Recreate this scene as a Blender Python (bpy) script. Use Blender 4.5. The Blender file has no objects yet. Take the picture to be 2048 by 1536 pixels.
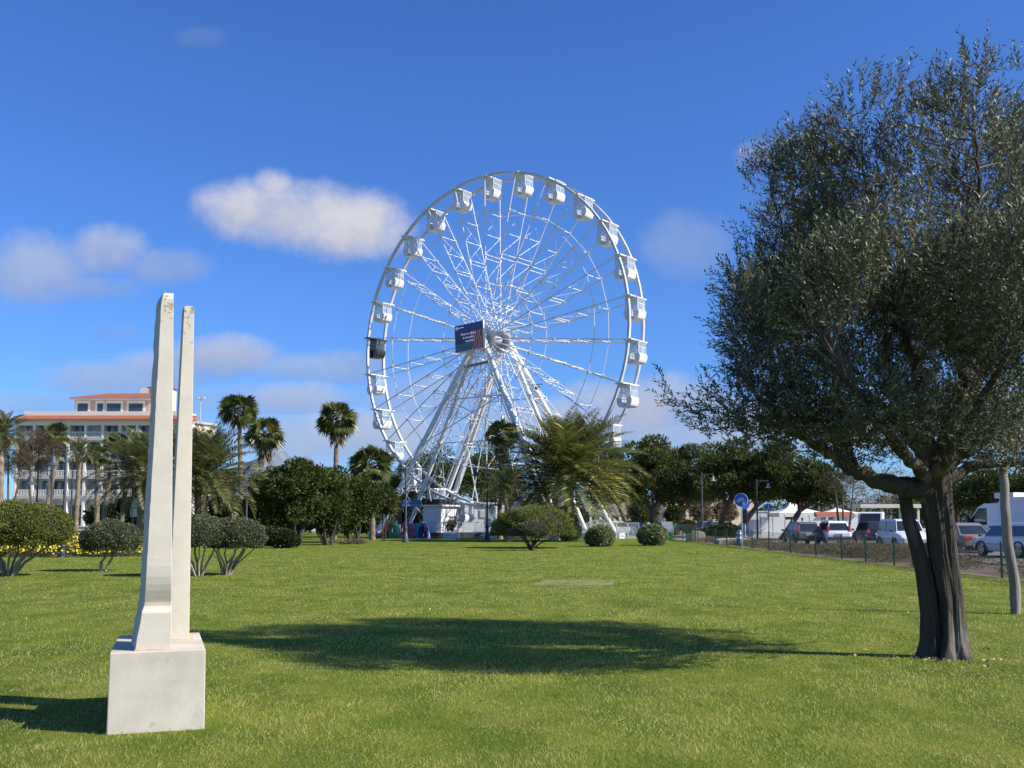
import bpy, bmesh, math, random
import numpy as np
from mathutils import Vector, Matrix
R = math.radians
PI = math.pi
random.seed(7)
rng = np.random.default_rng(7)
scene = bpy.context.scene
C = scene.collection

# ------------------------------------------------------------------ camera, sky, sun, exposure
FPX, PITCH, CY, EYE = 2100.0, R(5.0), 856.0, 1.6
cam = bpy.data.cameras.new('camera')
cam.sensor_width = 36.0
cam.lens = 36.0 * FPX / 2048.0
cam.shift_y = (CY - 768.0) / 2048.0
cam.clip_start = 0.1
cam.clip_end = 20000
camo = bpy.data.objects.new('camera', cam)
C.objects.link(camo)
camo.location = (0, 0, EYE)
camo.rotation_euler = (PI / 2 + PITCH, 0, 0)
scene.camera = camo
scene.view_settings.view_transform = 'Standard'
scene.view_settings.look = 'None'
scene.view_settings.gamma = 1
scene.view_settings.exposure = 0.6
scene.cycles.max_bounces = 6
scene.cycles.transparent_max_bounces = 16
scene.cycles.caustics_reflective = False
scene.cycles.caustics_refractive = False

SUN_EL = R(37.0)
SH = Vector((-0.955, 0.296, 0)).normalized()              # where shadows fall on the ground
SUNV = Vector((-SH.x * math.cos(SUN_EL), -SH.y * math.cos(SUN_EL), math.sin(SUN_EL)))
sun = bpy.data.lights.new('sun', 'SUN')
sun.energy = 5.0
sun.angle = R(0.53)
sun.color = (1.0, 0.95, 0.86)
suno = bpy.data.objects.new('sun', sun)
C.objects.link(suno)
suno.rotation_euler = (-SUNV).to_track_quat('-Z', 'Y').to_euler()

def at(x, y, Y):
    """world point seen at photo pixel (x, y) at distance Y along the view"""
    a, b = (x - 1024) / FPX, (CY - y) / FPX
    d = Vector((a, math.cos(PITCH) - b * math.sin(PITCH), math.sin(PITCH) + b * math.cos(PITCH)))
    return Vector((0, 0, EYE)) + d * (Y / d.y)

def G(x, y, z=0.0):
    """ground point seen at photo pixel (x, y)"""
    a, b = (x - 1024) / FPX, (CY - y) / FPX
    d = Vector((a, math.cos(PITCH) - b * math.sin(PITCH), math.sin(PITCH) + b * math.cos(PITCH)))
    return Vector((0, 0, EYE)) + d * ((z - EYE) / d.z)

# world: nishita sky with procedural clouds placed by direction
world = bpy.data.worlds.new('World')
scene.world = world
world.use_nodes = True
wt = world.node_tree
wt.nodes.clear()

class NT:
    def __init__(s, t): s.t = t
    def n(s, typ, **kw):
        nd = s.t.nodes.new(typ)
        for k, v in kw.items():
            if k.startswith('i_'):
                key = k[2:]
                nd.inputs[int(key) if key.isdigit() else key].default_value = v
            else:
                setattr(nd, k, v)
        return nd
    def l(s, a, b): s.t.links.new(a, b)
    def math(s, op, a, b=None, c=None, clamp=False):
        nd = s.t.nodes.new('ShaderNodeMath'); nd.operation = op; nd.use_clamp = clamp
        for i, v in enumerate((a, b, c)):
            if v is None: continue
            if isinstance(v, (int, float)): nd.inputs[i].default_value = v
            else: s.t.links.new(v, nd.inputs[i])
        return nd.outputs[0]
    def mix(s, f, a, b, mode='MIX'):
        nd = s.t.nodes.new('ShaderNodeMix'); nd.data_type = 'RGBA'; nd.blend_type = mode
        for sock, v in ((nd.inputs[0], f), (nd.inputs[6], a), (nd.inputs[7], b)):
            if isinstance(v, (int, float)): sock.default_value = v
            elif isinstance(v, tuple): sock.default_value = v if len(v) == 4 else v + (1,)
            else: s.t.links.new(v, sock)
        return nd.outputs[2]

def build_world():
    t = NT(wt)
    out = t.n('ShaderNodeOutputWorld'); bg = t.n('ShaderNodeBackground')
    sky = t.n('ShaderNodeTexSky', sky_type='NISHITA', sun_disc=False)
    sky.sun_elevation = SUN_EL
    sky.sun_rotation = math.atan2(SUNV.x, SUNV.y)
    sky.altitude = 0; sky.air_density = 1.0; sky.dust_density = 0.25; sky.ozone_density = 3.0
    hs = t.n('ShaderNodeHueSaturation'); hs.inputs['Saturation'].default_value = SKY_SAT; hs.inputs['Value'].default_value = SKY_VAL
    hs.inputs['Hue'].default_value = SKY_HUE
    t.l(t.mix(1.0, sky.outputs[0], SKY_TINT, 'MULTIPLY'), hs.inputs['Color'])
    tc = t.n('ShaderNodeTexCoord'); sep = t.n('ShaderNodeSeparateXYZ')
    t.l(tc.outputs['Generated'], sep.inputs[0])
    yy = t.math('MAXIMUM', sep.outputs[1], 0.05)
    u = t.math('DIVIDE', sep.outputs[0], yy); v = t.math('DIVIDE', sep.outputs[2], yy)
    cmb = t.n('ShaderNodeCombineXYZ'); t.l(u, cmb.inputs[0]); t.l(v, cmb.inputs[1])
    nz = t.n('ShaderNodeTexNoise', i_Scale=9.0, i_Detail=9.0, i_Roughness=0.56); nz.inputs['Distortion'].default_value = 0.15
    t.l(cmb.outputs[0], nz.inputs['Vector'])
    nz2 = t.n('ShaderNodeTexNoise', i_Scale=24.0, i_Detail=7.0, i_Roughness=0.6)
    t.l(cmb.outputs[0], nz2.inputs['Vector'])
    noise = t.math('ADD', t.math('MULTIPLY', t.math('SUBTRACT', nz.outputs[0], 0.5), 2.3), t.math('MULTIPLY', t.math('SUBTRACT', nz2.outputs[0], 0.5), 1.7))
    nz3 = t.n('ShaderNodeTexNoise', i_Scale=75.0, i_Detail=6.0, i_Roughness=0.65); t.l(cmb.outputs[0], nz3.inputs['Vector'])
    noise = t.math('ADD', noise, t.math('MULTIPLY', t.math('SUBTRACT', nz3.outputs[0], 0.5), 0.7))
    def uv(x, y):
        p = at(x, y, 1.0) - Vector((0, 0, EYE)); return p.x, p.z
    # (x, y, rx, ry, opacity, brightness)
    clouds = [(520, 415, 145, 68, .93, 1.0), (680, 450, 150, 80, .97, 1.0), (600, 430, 210, 70, .9, 1.0), (545, 375, 50, 45, .9, 1.05),
              (70, 540, 150, 80, .62, .72), (205, 505, 95, 62, .66, .78), (330, 535, 105, 42, .45, .66), (160, 575, 130, 35, .45, .66),
              (205, 760, 150, 42, .6, .62), (440, 720, 130, 50, .78, .7), (330, 745, 150, 45, .6, .62), (600, 735, 120, 30, .5, .7), (700, 735, 110, 40, .55, .68),
              (590, 800, 130, 42, .72, .72), (60, 810, 160, 30, .45, .52), (480, 800, 160, 40, .45, .66),
              (1380, 490, 105, 75, .32, .72), (1520, 310, 55, 40, .32, .8), (400, 75, 60, 28, .12, .8), (220, 665, 55, 28, .22, .5),
              (1300, 815, 190, 75, .85, .78), (1140, 850, 260, 60, .7, .72), (700, 870, 330, 60, .7, .72), (1500, 860, 320, 70, .7, .8),
              (860, 800, 170, 60, .5, .7), (2100, 830, 500, 70, .75, .85), (-200, 830, 300, 60, .5, .7), (-500, 500, 300, 120, .6, .8), (2700, 420, 320, 120, .7, .9), (1000, -300, 260, 70, .4, .9)]
    dens = None; lit = None
    for (x, y, rx, ry, op, br) in clouds:
        cu, cv = uv(x, y)
        du = t.math('MULTIPLY', t.math('SUBTRACT', u, cu), FPX / rx)
        dv = t.math('MULTIPLY', t.math('SUBTRACT', v, cv), FPX / ry)
        q = t.math('ADD', t.math('MULTIPLY', du, du), t.math('MULTIPLY', dv, dv))
        e = t.math('SUBTRACT', 1.0, q)                                   # 1 at the heart, 0 on the rim
        m = t.math('MULTIPLY', t.math('ADD', t.math('MULTIPLY', e, 1.45), noise), 0.85)
        mr = t.n('ShaderNodeMapRange', interpolation_type='SMOOTHSTEP'); mr.inputs[1].default_value = -0.42; mr.inputs[2].default_value = 1.40
        t.l(m, mr.inputs[0])
        d = t.math('MULTIPLY', mr.outputs[0], op)
        b = t.math('MULTIPLY', d, t.math('MULTIPLY', t.math('ADD', t.math('MULTIPLY', dv, 0.24), 0.92), br))
        dens = d if dens is None else t.math('MAXIMUM', dens, d)
        lit = b if lit is None else t.math('MAXIMUM', lit, b)
    front = t.math('GREATER_THAN', sep.outputs[1], 0.06)
    dens = t.math('MULTIPLY', dens, front)
    bright = t.math('DIVIDE', lit, t.math('MAXIMUM', dens, 0.01))
    bright = t.math('ADD', bright, t.math('ADD', t.math('MULTIPLY', t.math('SUBTRACT', nz.outputs[0], 0.5), 0.5), t.math('MULTIPLY', t.math('SUBTRACT', nz2.outputs[0], 0.5), 0.25)))
    ramp = t.n('ShaderNodeValToRGB')
    ramp.color_ramp.elements[0].position = 0.35; ramp.color_ramp.elements[0].color = (1.55, 1.95, 3.1, 1)
    ramp.color_ramp.elements[1].position = 1.08 if False else 1.0; ramp.color_ramp.elements[1].color = (4.5, 4.55, 4.9, 1)
    t.l(bright, ramp.inputs[0])
    col = t.mix(dens, hs.outputs[0], ramp.outputs[0])
    t.l(col, bg.inputs[0]); bg.inputs[1].default_value = SKY_STR
    t.l(bg.outputs[0], out.inputs[0])
SKY_SAT, SKY_VAL, SKY_HUE, SKY_STR = 1.0, 1.0, 0.5, 0.1
SKY_TINT = (0.38, 0.635, 1.11)
build_world()

# ------------------------------------------------------------------ materials
def new_mat(name):
    m = bpy.data.materials.new(name); m.use_nodes = True
    t = NT(m.node_tree); p = m.node_tree.nodes['Principled BSDF']
    return m, t, p

def mat(name, col, rough=0.6, var=0.12, scale=4.0, bump=0.0, bscale=30.0, metal=0.0, spec=0.5, coat=0.0, col2=None, detail=6.0, stretch=None):
    m, t, p = new_mat(name)
    tc = t.n('ShaderNodeTexCoord')
    src = tc.outputs['Object']
    if stretch:
        mp = t.n('ShaderNodeMapping'); mp.inputs['Scale'].default_value = stretch; t.l(src, mp.inputs[0]); src = mp.outputs[0]
    nz = t.n('ShaderNodeTexNoise', i_Scale=scale, i_Detail=detail, i_Roughness=0.6); t.l(src, nz.inputs['Vector'])
    mr = t.n('ShaderNodeMapRange'); mr.inputs[1].default_value = 0.3; mr.inputs[2].default_value = 0.7; t.l(nz.outputs[0], mr.inputs[0])
    c1 = tuple(c * (1 - var) for c in col); c2 = col2 or tuple(min(1, c * (1 + var)) for c in col)
    t.l(t.mix(mr.outputs[0], c1, c2), p.inputs['Base Color'])
    p.inputs['Roughness'].default_value = rough; p.inputs['Metallic'].default_value = metal
    p.inputs['Specular IOR Level'].default_value = spec; p.inputs['Coat Weight'].default_value = coat
    if bump:
        nb = t.n('ShaderNodeTexNoise', i_Scale=bscale, i_Detail=8.0, i_Roughness=0.65); t.l(src, nb.inputs['Vector'])
        b = t.n('ShaderNodeBump', i_Strength=bump, i_Distance=0.02); t.l(nb.outputs[0], b.inputs['Height']); t.l(b.outputs[0], p.inputs['Normal'])
    return m

def foliage(name, c1, c2, nscale=0.5, transl=0.3, rough=0.45, spec=0.4, c3=None, c3amt=0.25, patch=None):
    m, t, p = new_mat(name)
    geo = t.n('ShaderNodeNewGeometry'); tc = t.n('ShaderNodeTexCoord')
    nz = t.n('ShaderNodeTexNoise', i_Scale=nscale, i_Detail=3.0); t.l(tc.outputs['Object'], nz.inputs['Vector'])
    f = t.math('ADD', t.math('MULTIPLY', geo.outputs['Random Per Island'], 0.65), t.math('MULTIPLY', t.math('SUBTRACT', nz.outputs[0], 0.32), 1.1), clamp=True)
    col = t.mix(f, c1, c2)
    if c3:
        w = t.n('ShaderNodeTexWhiteNoise', noise_dimensions='1D'); t.l(t.math('MULTIPLY', geo.outputs['Random Per Island'], 91.7), w.inputs['W'])
        col = t.mix(t.math('LESS_THAN', w.outputs[0], c3amt), col, c3)
    for (pc, ps, lo, hi, amt) in (patch or ()):
        n4 = t.n('ShaderNodeTexNoise', i_Scale=ps, i_Detail=6.0, i_Roughness=0.65); t.l(tc.outputs['Object'], n4.inputs['Vector'])
        r4 = t.n('ShaderNodeMapRange', interpolation_type='SMOOTHSTEP'); r4.inputs[1].default_value = lo; r4.inputs[2].default_value = hi; t.l(n4.outputs[0], r4.inputs[0])
        col = t.mix(t.math('MULTIPLY', r4.outputs[0], amt), col, pc)
    t.l(col, p.inputs['Base Color'])
    p.inputs['Roughness'].default_value = rough; p.inputs['Specular IOR Level'].default_value = spec
    tr = t.n('ShaderNodeBsdfTranslucent'); t.l(t.mix(0.5, col, tuple(min(1, c * 1.25) for c in c2)), tr.inputs[0])
    mx = t.n('ShaderNodeMixShader'); mx.inputs[0].default_value = transl
    out = m.node_tree.nodes['Material Output']
    t.l(p.outputs[0], mx.inputs[1]); t.l(tr.outputs[0], mx.inputs[2]); t.l(mx.outputs[0], out.inputs[0])
    return m

def glass_mat(name, col, alpha, rough=0.05):
    m, t, p = new_mat(name)
    p.inputs['Base Color'].default_value = col + (1,); p.inputs['Roughness'].default_value = rough
    p.inputs['Specular IOR Level'].default_value = 0.8
    tr = t.n('ShaderNodeBsdfTransparent'); tr.inputs[0].default_value = (0.93, 0.96, 0.97, 1)
    mx = t.n('ShaderNodeMixShader'); mx.inputs[0].default_value = alpha
    out = m.node_tree.nodes['Material Output']
    t.l(tr.outputs[0], mx.inputs[1]); t.l(p.outputs[0], mx.inputs[2]); t.l(mx.outputs[0], out.inputs[0])
    return m

# ------------------------------------------------------------------ mesh helpers
class MB:
    def __init__(s): s.v = []; s.f = []; s.m = []; s.cur = 0
    def add(s, vs, fs):
        o = len(s.v); s.v.extend([tuple(p) for p in vs]); s.f.extend([tuple(i + o for i in f) for f in fs]); s.m.extend([s.cur] * len(fs)); return s
    def box(s, c, d, rz=0.0, rot=None):
        x, y, z = d[0] / 2, d[1] / 2, d[2] / 2
        M = rot or Matrix.Rotation(rz, 3, 'Z')
        vs = [M @ Vector(q) + Vector(c) for q in ((-x, -y, -z), (x, -y, -z), (x, y, -z), (-x, y, -z), (-x, -y, z), (x, -y, z), (x, y, z), (-x, y, z))]
        return s.add(vs, [(0, 3, 2, 1), (4, 5, 6, 7), (0, 1, 5, 4), (1, 2, 6, 5), (2, 3, 7, 6), (3, 0, 4, 7)])
    def tube(s, pts, rad, n=8, cap=True, up=None):
        pts = [Vector(p) for p in pts]
        if not hasattr(rad, '__len__'): rad = [rad] * len(pts)
        vs, fs = [], []
        prev = None
        for i, p in enumerate(pts):
            d = (pts[min(i + 1, len(pts) - 1)] - pts[max(i - 1, 0)]).normalized()
            if prev is None:
                a = Vector((0, 0, 1)) if abs(d.z) < 0.9 else Vector((1, 0, 0))
                u = d.cross(a).normalized()
            else:
                u = (prev - d * prev.dot(d)).normalized()
            prev = u
            w = d.cross(u)
            for k in range(n):
                an = 2 * PI * k / n
                vs.append(p + (u * math.cos(an) + w * math.sin(an)) * rad[i])
        for i in range(len(pts) - 1):
            for k in range(n):
                a, b = i * n + k, i * n + (k + 1) % n
                fs.append((a, b, b + n, a + n))
        if cap:
            fs.append(tuple(range(n - 1, -1, -1))); fs.append(tuple((len(pts) - 1) * n + k for k in range(n)))
        return s.add(vs, fs)
    def lathe(s, prof, c=(0, 0, 0), n=16, axis='Z', cap=True):
        vs, fs = [], []
        for r, z in prof:
            for k in range(n):
                a = 2 * PI * k / n
                q = Vector((r * math.cos(a), r * math.sin(a), z))
                if axis == 'Y': q = Vector((q.x, q.z, -q.y))
                if axis == 'X': q = Vector((q.z, q.y, -q.x))
                vs.append(q + Vector(c))
        for i in range(len(prof) - 1):
            for k in range(n):
                a, b = i * n + k, i * n + (k + 1) % n
                fs.append((a, b, b + n, a + n))
        if cap:
            fs.append(tuple(range(n - 1, -1, -1))); fs.append(tuple((len(prof) - 1) * n + k for k in range(n)))
        return s.add(vs, fs)
    def prism(s, outline, y0, y1):
        """outline of (x, z) points extruded along y"""
        n = len(outline)
        vs = [(x, y0, z) for x, z in outline] + [(x, y1, z) for x, z in outline]
        fs = [tuple(range(n)), tuple(range(2 * n - 1, n - 1, -1))]
        for i in range(n):
            j = (i + 1) % n; fs.append((i, i + n, j + n, j))
        return s.add(vs, fs)
    def ball(s, c, r, n=12, m=8):
        c = Vector(c); r = r if hasattr(r, '__len__') else (r, r, r)
        prof = [(math.sin(PI * i / m), -math.cos(PI * i / m)) for i in range(m + 1)]
        prof[0] = (0.02, -1); prof[-1] = (0.02, 1)
        vs, fs = [], []
        for q, z in prof:
            for k in range(n):
                a = 2 * PI * k / n; vs.append((c.x + r[0] * q * math.cos(a), c.y + r[1] * q * math.sin(a), c.z + r[2] * z))
        for i in range(m):
            for k in range(n):
                a, b = i * n + k, i * n + (k + 1) % n; fs.append((a, b, b + n, a + n))
        fs.append(tuple(range(n - 1, -1, -1))); fs.append(tuple(m * n + k for k in range(n)))
        return s.add(vs, fs)
    def quad(s, a, b, c, d): return s.add([a, b, c, d], [(0, 1, 2, 3)])
    def mesh(s, name, mats, smooth=False):
        me = bpy.data.meshes.new(name); me.from_pydata([tuple(v) for v in s.v], [], s.f)
        for mm in (mats if isinstance(mats, (list, tuple)) else [mats]): me.materials.append(mm)
        if any(s.m): me.polygons.foreach_set('material_index', s.m)
        if smooth:
            me.polygons.foreach_set('use_smooth', [True] * len(me.polygons))
            try: me.set_sharp_from_angle(angle=R(40))
            except Exception: pass
        me.update(); return me
    def build(s, name, mats, parent=None, smooth=False, bevel=0.0):
        o = bpy.data.objects.new(name, s.mesh(name, mats, smooth)); C.objects.link(o)
        if parent: o.parent = parent
        if bevel:
            b = o.modifiers.new('bevel', 'BEVEL'); b.width = bevel; b.segments = 2; b.limit_method = 'ANGLE'
        return o

def tag(o, label, cat, group=None):
    o['label'] = label; o['category'] = cat
    if group: o['group'] = group
    return o
def thing(name, label, cat, loc=(0, 0, 0), rz=0.0, group=None):
    o = bpy.data.objects.new(name, None); C.objects.link(o); o.location = loc; o.rotation_euler = (0, 0, rz)
    return tag(o, label, cat, group)
def structure(o): o['kind'] = 'structure'; return o
def stuff(o): o['kind'] = 'stuff'; return o
def copy_tree(o, parent=None, keep=None):
    c = o.copy(); C.objects.link(c)
    if parent: c.parent = parent
    for ch in list(o.children): copy_tree(ch, c)
    return c
def np_obj(name, V, F, m, parent=None, smooth=False):
    me = bpy.data.meshes.new(name)
    V = np.ascontiguousarray(V, dtype=np.float32); F = np.ascontiguousarray(F, dtype=np.int32)
    k = F.shape[1]
    me.vertices.add(len(V)); me.vertices.foreach_set('co', V.ravel())
    me.loops.add(F.size); me.loops.foreach_set('vertex_index', F.ravel())
    me.polygons.add(len(F)); me.polygons.foreach_set('loop_start', np.arange(0, F.size, k, dtype=np.int32))
    me.polygons.foreach_set('loop_total', np.full(len(F), k, dtype=np.int32))
    if smooth: me.polygons.foreach_set('use_smooth', np.ones(len(F), dtype=bool))
    me.materials.append(m); me.update(calc_edges=True); me.validate()
    o = bpy.data.objects.new(name, me); C.objects.link(o)
    if parent: o.parent = parent
    return o
def unit(a): return a / np.maximum(np.linalg.norm(a, axis=1, keepdims=True), 1e-9)
def rdirs(n): return unit(rng.normal(size=(n, 3)))
def leaves(P, D, L, W, curl=0.0):
    """diamond leaf quads at P pointing along D"""
    n = len(P); L = np.broadcast_to(np.asarray(L, float), (n,))[:, None]; W = np.broadcast_to(np.asarray(W, float), (n,))[:, None]
    S = unit(np.cross(D, rdirs(n))); N = np.cross(D, S)
    mid = P + D * L * 0.45 + N * L * curl
    V = np.stack([P, mid + S * W / 2, P + D * L, mid - S * W / 2], 1).reshape(-1, 3)
    return V, np.arange(4 * n).reshape(-1, 4)
def text_mesh(txt, size, name, m, parent, loc, rot, extrude=0.004, align='LEFT'):
    cu = bpy.data.curves.new(name, 'FONT'); cu.body = txt; cu.size = size; cu.extrude = extrude; cu.align_x = align
    o = bpy.data.objects.new(name, cu); C.objects.link(o)
    dg = bpy.context.evaluated_depsgraph_get(); me = bpy.data.meshes.new_from_object(o.evaluated_get(dg))
    bpy.data.objects.remove(o); me.materials.clear(); me.materials.append(m)
    o = bpy.data.objects.new(name, me); C.objects.link(o); o.parent = parent; o.location = loc; o.rotation_euler = rot
    return o
# ------------------------------------------------------------------ ground
def grass_ground():
    m, t, p = new_mat('lawn_grass')
    tc = t.n('ShaderNodeTexCoord'); src = tc.outputs['Object']
    def nz(scale, det=5.0, st=(1, 1, 1)):
        mp = t.n('ShaderNodeMapping'); mp.inputs['Scale'].default_value = st; t.l(src, mp.inputs[0])
        n = t.n('ShaderNodeTexNoise', i_Scale=scale, i_Detail=det, i_Roughness=0.62); t.l(mp.outputs[0], n.inputs['Vector']); return n.outputs[0]
    big = nz(0.28, 5); mid = nz(1.6, 6, (1, .45, 1)); fine = nz(26, 6)
    def sm(x, a, b):
        r = t.n('ShaderNodeMapRange', interpolation_type='SMOOTHSTEP'); r.inputs[1].default_value = a; r.inputs[2].default_value = b; t.l(x, r.inputs[0]); return r.outputs[0]
    col = t.mix(sm(mid, .35, .66), LAWN_A, LAWN_B)
    col = t.mix(t.math('MULTIPLY', sm(big, .50, .72), .75), col, LAWN_C)
    dry = t.math('MULTIPLY', sm(t.math('ADD', t.math('MULTIPLY', nz(0.55, 6), .6), t.math('MULTIPLY', nz(5, 6), .4)), .53, .68), .6)
    col = t.mix(dry, col, LAWN_DRY)
    col = t.mix(t.math('MULTIPLY', sm(fine, .42, .7), .45), col, (0.02, 0.04, 0.006))
    t.l(col, p.inputs['Base Color']); p.inputs['Roughness'].default_value = 0.95; p.inputs['Specular IOR Level'].default_value = 0.08
    b = t.n('ShaderNodeBump', i_Strength=0.9, i_Distance=0.05); t.l(t.math('ADD', fine, t.math('MULTIPLY', nz(70, 4), .6)), b.inputs['Height']); t.l(b.outputs[0], p.inputs['Normal'])
    return m
LAWN_A, LAWN_B, LAWN_C, LAWN_DRY = (0.112, 0.165, 0.014), (0.225, 0.250, 0.036), (0.060, 0.105, 0.010), (0.260, 0.220, 0.080)
M_lawn = grass_ground()
M_soil = mat('dry_soil', (0.16, 0.115, 0.075), 0.95, .35, 3.0, .8, 40)
M_pave = mat('pale_paving', (0.42, 0.38, 0.32), 0.9, .15, 2.0, .2, 30)
M_asph = mat('worn_pinkish_asphalt', (0.20, 0.165, 0.15), 0.92, .18, 1.2, .5, 120)
M_kerb = mat('pale_concrete_kerb', (0.52, 0.47, 0.40), 0.85, .15, 3.0, .3, 60)
M_white_line = mat('road_paint', (0.75, 0.75, 0.72), 0.8, .1, 8)

def sheet(name, pts, z, m, cut=0):
    mb = MB(); mb.add([(x, y, z) for x, y in pts], [tuple(range(len(pts)))])
    return structure(mb.build(name, m))
sheet('ground', [(-4000, -300), (4000, -300), (4000, 9000), (-4000, 9000)], -0.03, M_pave)
sheet('lawn', [(-90, -20), (13.45, -20), (13.45, 84), (12.6, 92), (9, 93.5), (2, 90.5), (-12, 92.5), (-13, 96), (-13, 150), (-90, 150)], 0.0, M_lawn)
sheet('planting_strip', [(13.45, -20), (17.25, -20), (17.25, 88), (13.45, 84)], -0.004, M_soil)
sheet('road', [(17.5, -20), (34, -20), (34, 96), (17.5, 96)], -0.025, M_asph)
sheet('far_lawn', [(25.0, 99), (48, 99), (60, 150), (36, 150)], -0.02, M_lawn)
kb = MB(); kb.box((17.37, 34, -0.01), (0.24, 108, 0.14)); structure(kb.build('kerb', M_kerb))
kb = MB()
for i in range(16): kb.box((25.6, -12 + i * 7.0, -0.0205), (0.14, 3.2, 0.004))
structure(kb.build('road_marking', M_white_line))
# slab of pale turf mat lying in the lawn
M_mat = mat('pale_green_mesh_cover', (0.175, 0.180, 0.055), 0.95, .5, 3, .6, 60)
a = G(1150, 1165)
sl = MB(); sl.add([(-1.0, -1.1, .006), (.2, -1.35, .007), (1.02, -1.0, .006), (.95, .9, .006), (.1, 1.2, .007), (-.9, 1.0, .006)], [(0, 1, 2, 3, 4, 5)]); sl.add([(-1.0, -1.1, -.01), (.2, -1.35, -.01), (1.02, -1.0, -.01), (1.02, -1.0, .006), (.2, -1.35, .007), (-1.0, -1.1, .006)], [(0, 1, 4, 5), (1, 2, 3, 4)]); o = sl.build('drain_cover', M_mat); o.location = a; o.rotation_euler.z = R(-8)
tag(o, 'pale green flat mesh cover set into the middle of the lawn', 'ground cover plate')

# real blades over the whole visible lawn, fewer and broader with distance
def grass_blades(N=460000):
    u = rng.random(N)
    d = 3.0 * (60.0 / 3.0) ** u
    ang = (rng.random(N) - .5) * 2 * R(36)
    x = d * np.tan(ang); y = d
    keep = (x < 13.2) & (y < 83)
    # stay out of the sculpture plinth
    lx = (x + 3.03) * math.cos(R(18.8)) + (y - 8.01) * math.sin(R(18.8)); ly = -(x + 3.03) * math.sin(R(18.8)) + (y - 8.01) * math.cos(R(18.8))
    keep &= ~((lx > 0) & (lx < .7) & (ly > 0.0) & (ly < 1.33))
    x, y, d = x[keep], y[keep], d[keep]; n = len(x)
    w = 0.0042 * np.maximum(d / 5.0, .9) * (0.7 + .7 * rng.random(n))
    h = (0.014 + 0.025 * rng.random(n) ** 1.8) * (1 + .25 * np.sin(x * 1.7 + np.sin(y * 1.3) * 2))
    h = np.maximum(h, 0.012)
    a = rng.random(n) * 2 * PI; lean = h * (0.3 + 1.1 * rng.random(n)); la = rng.random(n) * 2 * PI
    P = np.stack([x, y, np.full(n, -0.002)], 1)
    S = np.stack([np.cos(a), np.sin(a) * .4, np.zeros(n)], 1) * (w / 2)[:, None]
    T = P + np.stack([np.cos(la) * lean, np.sin(la) * lean, h], 1)
    V = np.stack([P - S, P + S, T], 1).reshape(-1, 3)
    m = foliage('grass_blade', (0.165, 0.238, 0.024), (0.490, 0.525, 0.100), nscale=0.7, transl=.44, rough=.6, spec=.15, c3=(0.52, 0.45, 0.20), c3amt=.26, patch=[((0.56, 0.49, 0.18), .33, .47, .60, .7), ((0.66, 0.53, 0.24), 1.9, .54, .65, .75), ((0.100, 0.210, 0.020), .8, .51, .64, .75), ((0.10, 0.19, 0.016), 7.0, .58, .70, .5)])
    stuff(np_obj('grass', V, np.arange(3 * n).reshape(-1, 3), m))
grass_blades()
def fallen_leaves():
    n = 60
    d = 9 + 40 * rng.random(n) ** 1.3; x = d * np.tan((rng.random(n) - .5) * 2 * R(27)); k = x < 13
    P = np.stack([x, d, np.full(n, .045)], 1)[k]; q = rng.random(50) * 2 * PI; rr_ = .28 + .9 * rng.random(50) ** 1.5; P = np.concatenate([P, np.stack([5.05 + rr_ * np.cos(q), 12.3 + rr_ * np.sin(q), np.full(50, .03)], 1)]); D = rdirs(len(P)); D[:, 2] *= .25; D = unit(D)
    V, F = leaves(P, D, .04 + .03 * rng.random(len(P)), .03)
    stuff(np_obj('leaf_litter', V, F, mat('dry_pale_leaf', (0.36, 0.29, 0.15), .8, .3, 3)))
fallen_leaves()

# ------------------------------------------------------------------ stone sculpture
M_stone = mat('pale_limestone', (0.485, 0.435, 0.355), 0.85, .10, 3.0, .10, 60, col2=(0.575, 0.525, 0.435))
def saw_marks(m):
    t = NT(m.node_tree); p = m.node_tree.nodes['Principled BSDF']; lk = p.inputs['Base Color'].links[0].from_socket
    tc = t.n('ShaderNodeTexCoord'); mp = t.n('ShaderNodeMapping'); mp.inputs['Location'].default_value = (.35, 0, .25); t.l(tc.outputs['Object'], mp.inputs[0])
    w = t.n('ShaderNodeTexWave', wave_type='RINGS', i_Scale=9.0, i_Distortion=2.5); w.rings_direction = 'Y'; w.inputs['Detail'].default_value = 4.0; w.inputs['Detail Scale'].default_value = 2.0; t.l(mp.outputs[0], w.inputs['Vector'])
    n = t.n('ShaderNodeTexNoise', i_Scale=2.3, i_Detail=7.0, i_Roughness=.65); t.l(tc.outputs['Object'], n.inputs['Vector'])
    sm = t.n('ShaderNodeMapRange', interpolation_type='SMOOTHSTEP'); sm.inputs[1].default_value = .5; sm.inputs[2].default_value = .75; t.l(n.outputs[0], sm.inputs[0])
    c = t.mix(t.math('MULTIPLY', t.math('MULTIPLY', w.outputs[0], sm.outputs[0]), .30), lk, (0.30, 0.265, 0.21))
    n2 = t.n('ShaderNodeTexNoise', i_Scale=5.0, i_Detail=9.0, i_Roughness=.7); t.l(tc.outputs['Object'], n2.inputs['Vector'])
    sp = t.n('ShaderNodeMapRange', interpolation_type='SMOOTHSTEP'); sp.inputs[1].default_value = .60; sp.inputs[2].default_value = .72; t.l(n2.outputs[0], sp.inputs[0])
    c = t.mix(t.math('MULTIPLY', sp.outputs[0], .45), c, (0.27, 0.235, 0.18)); t.l(c, p.inputs['Base Color'])
saw_marks(M_stone)
M_stone2 = mat('weathered_limestone', (0.56, 0.53, 0.46), 0.88, .16, 6.0, .6, 60, col2=(0.66, 0.625, 0.55))
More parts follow.
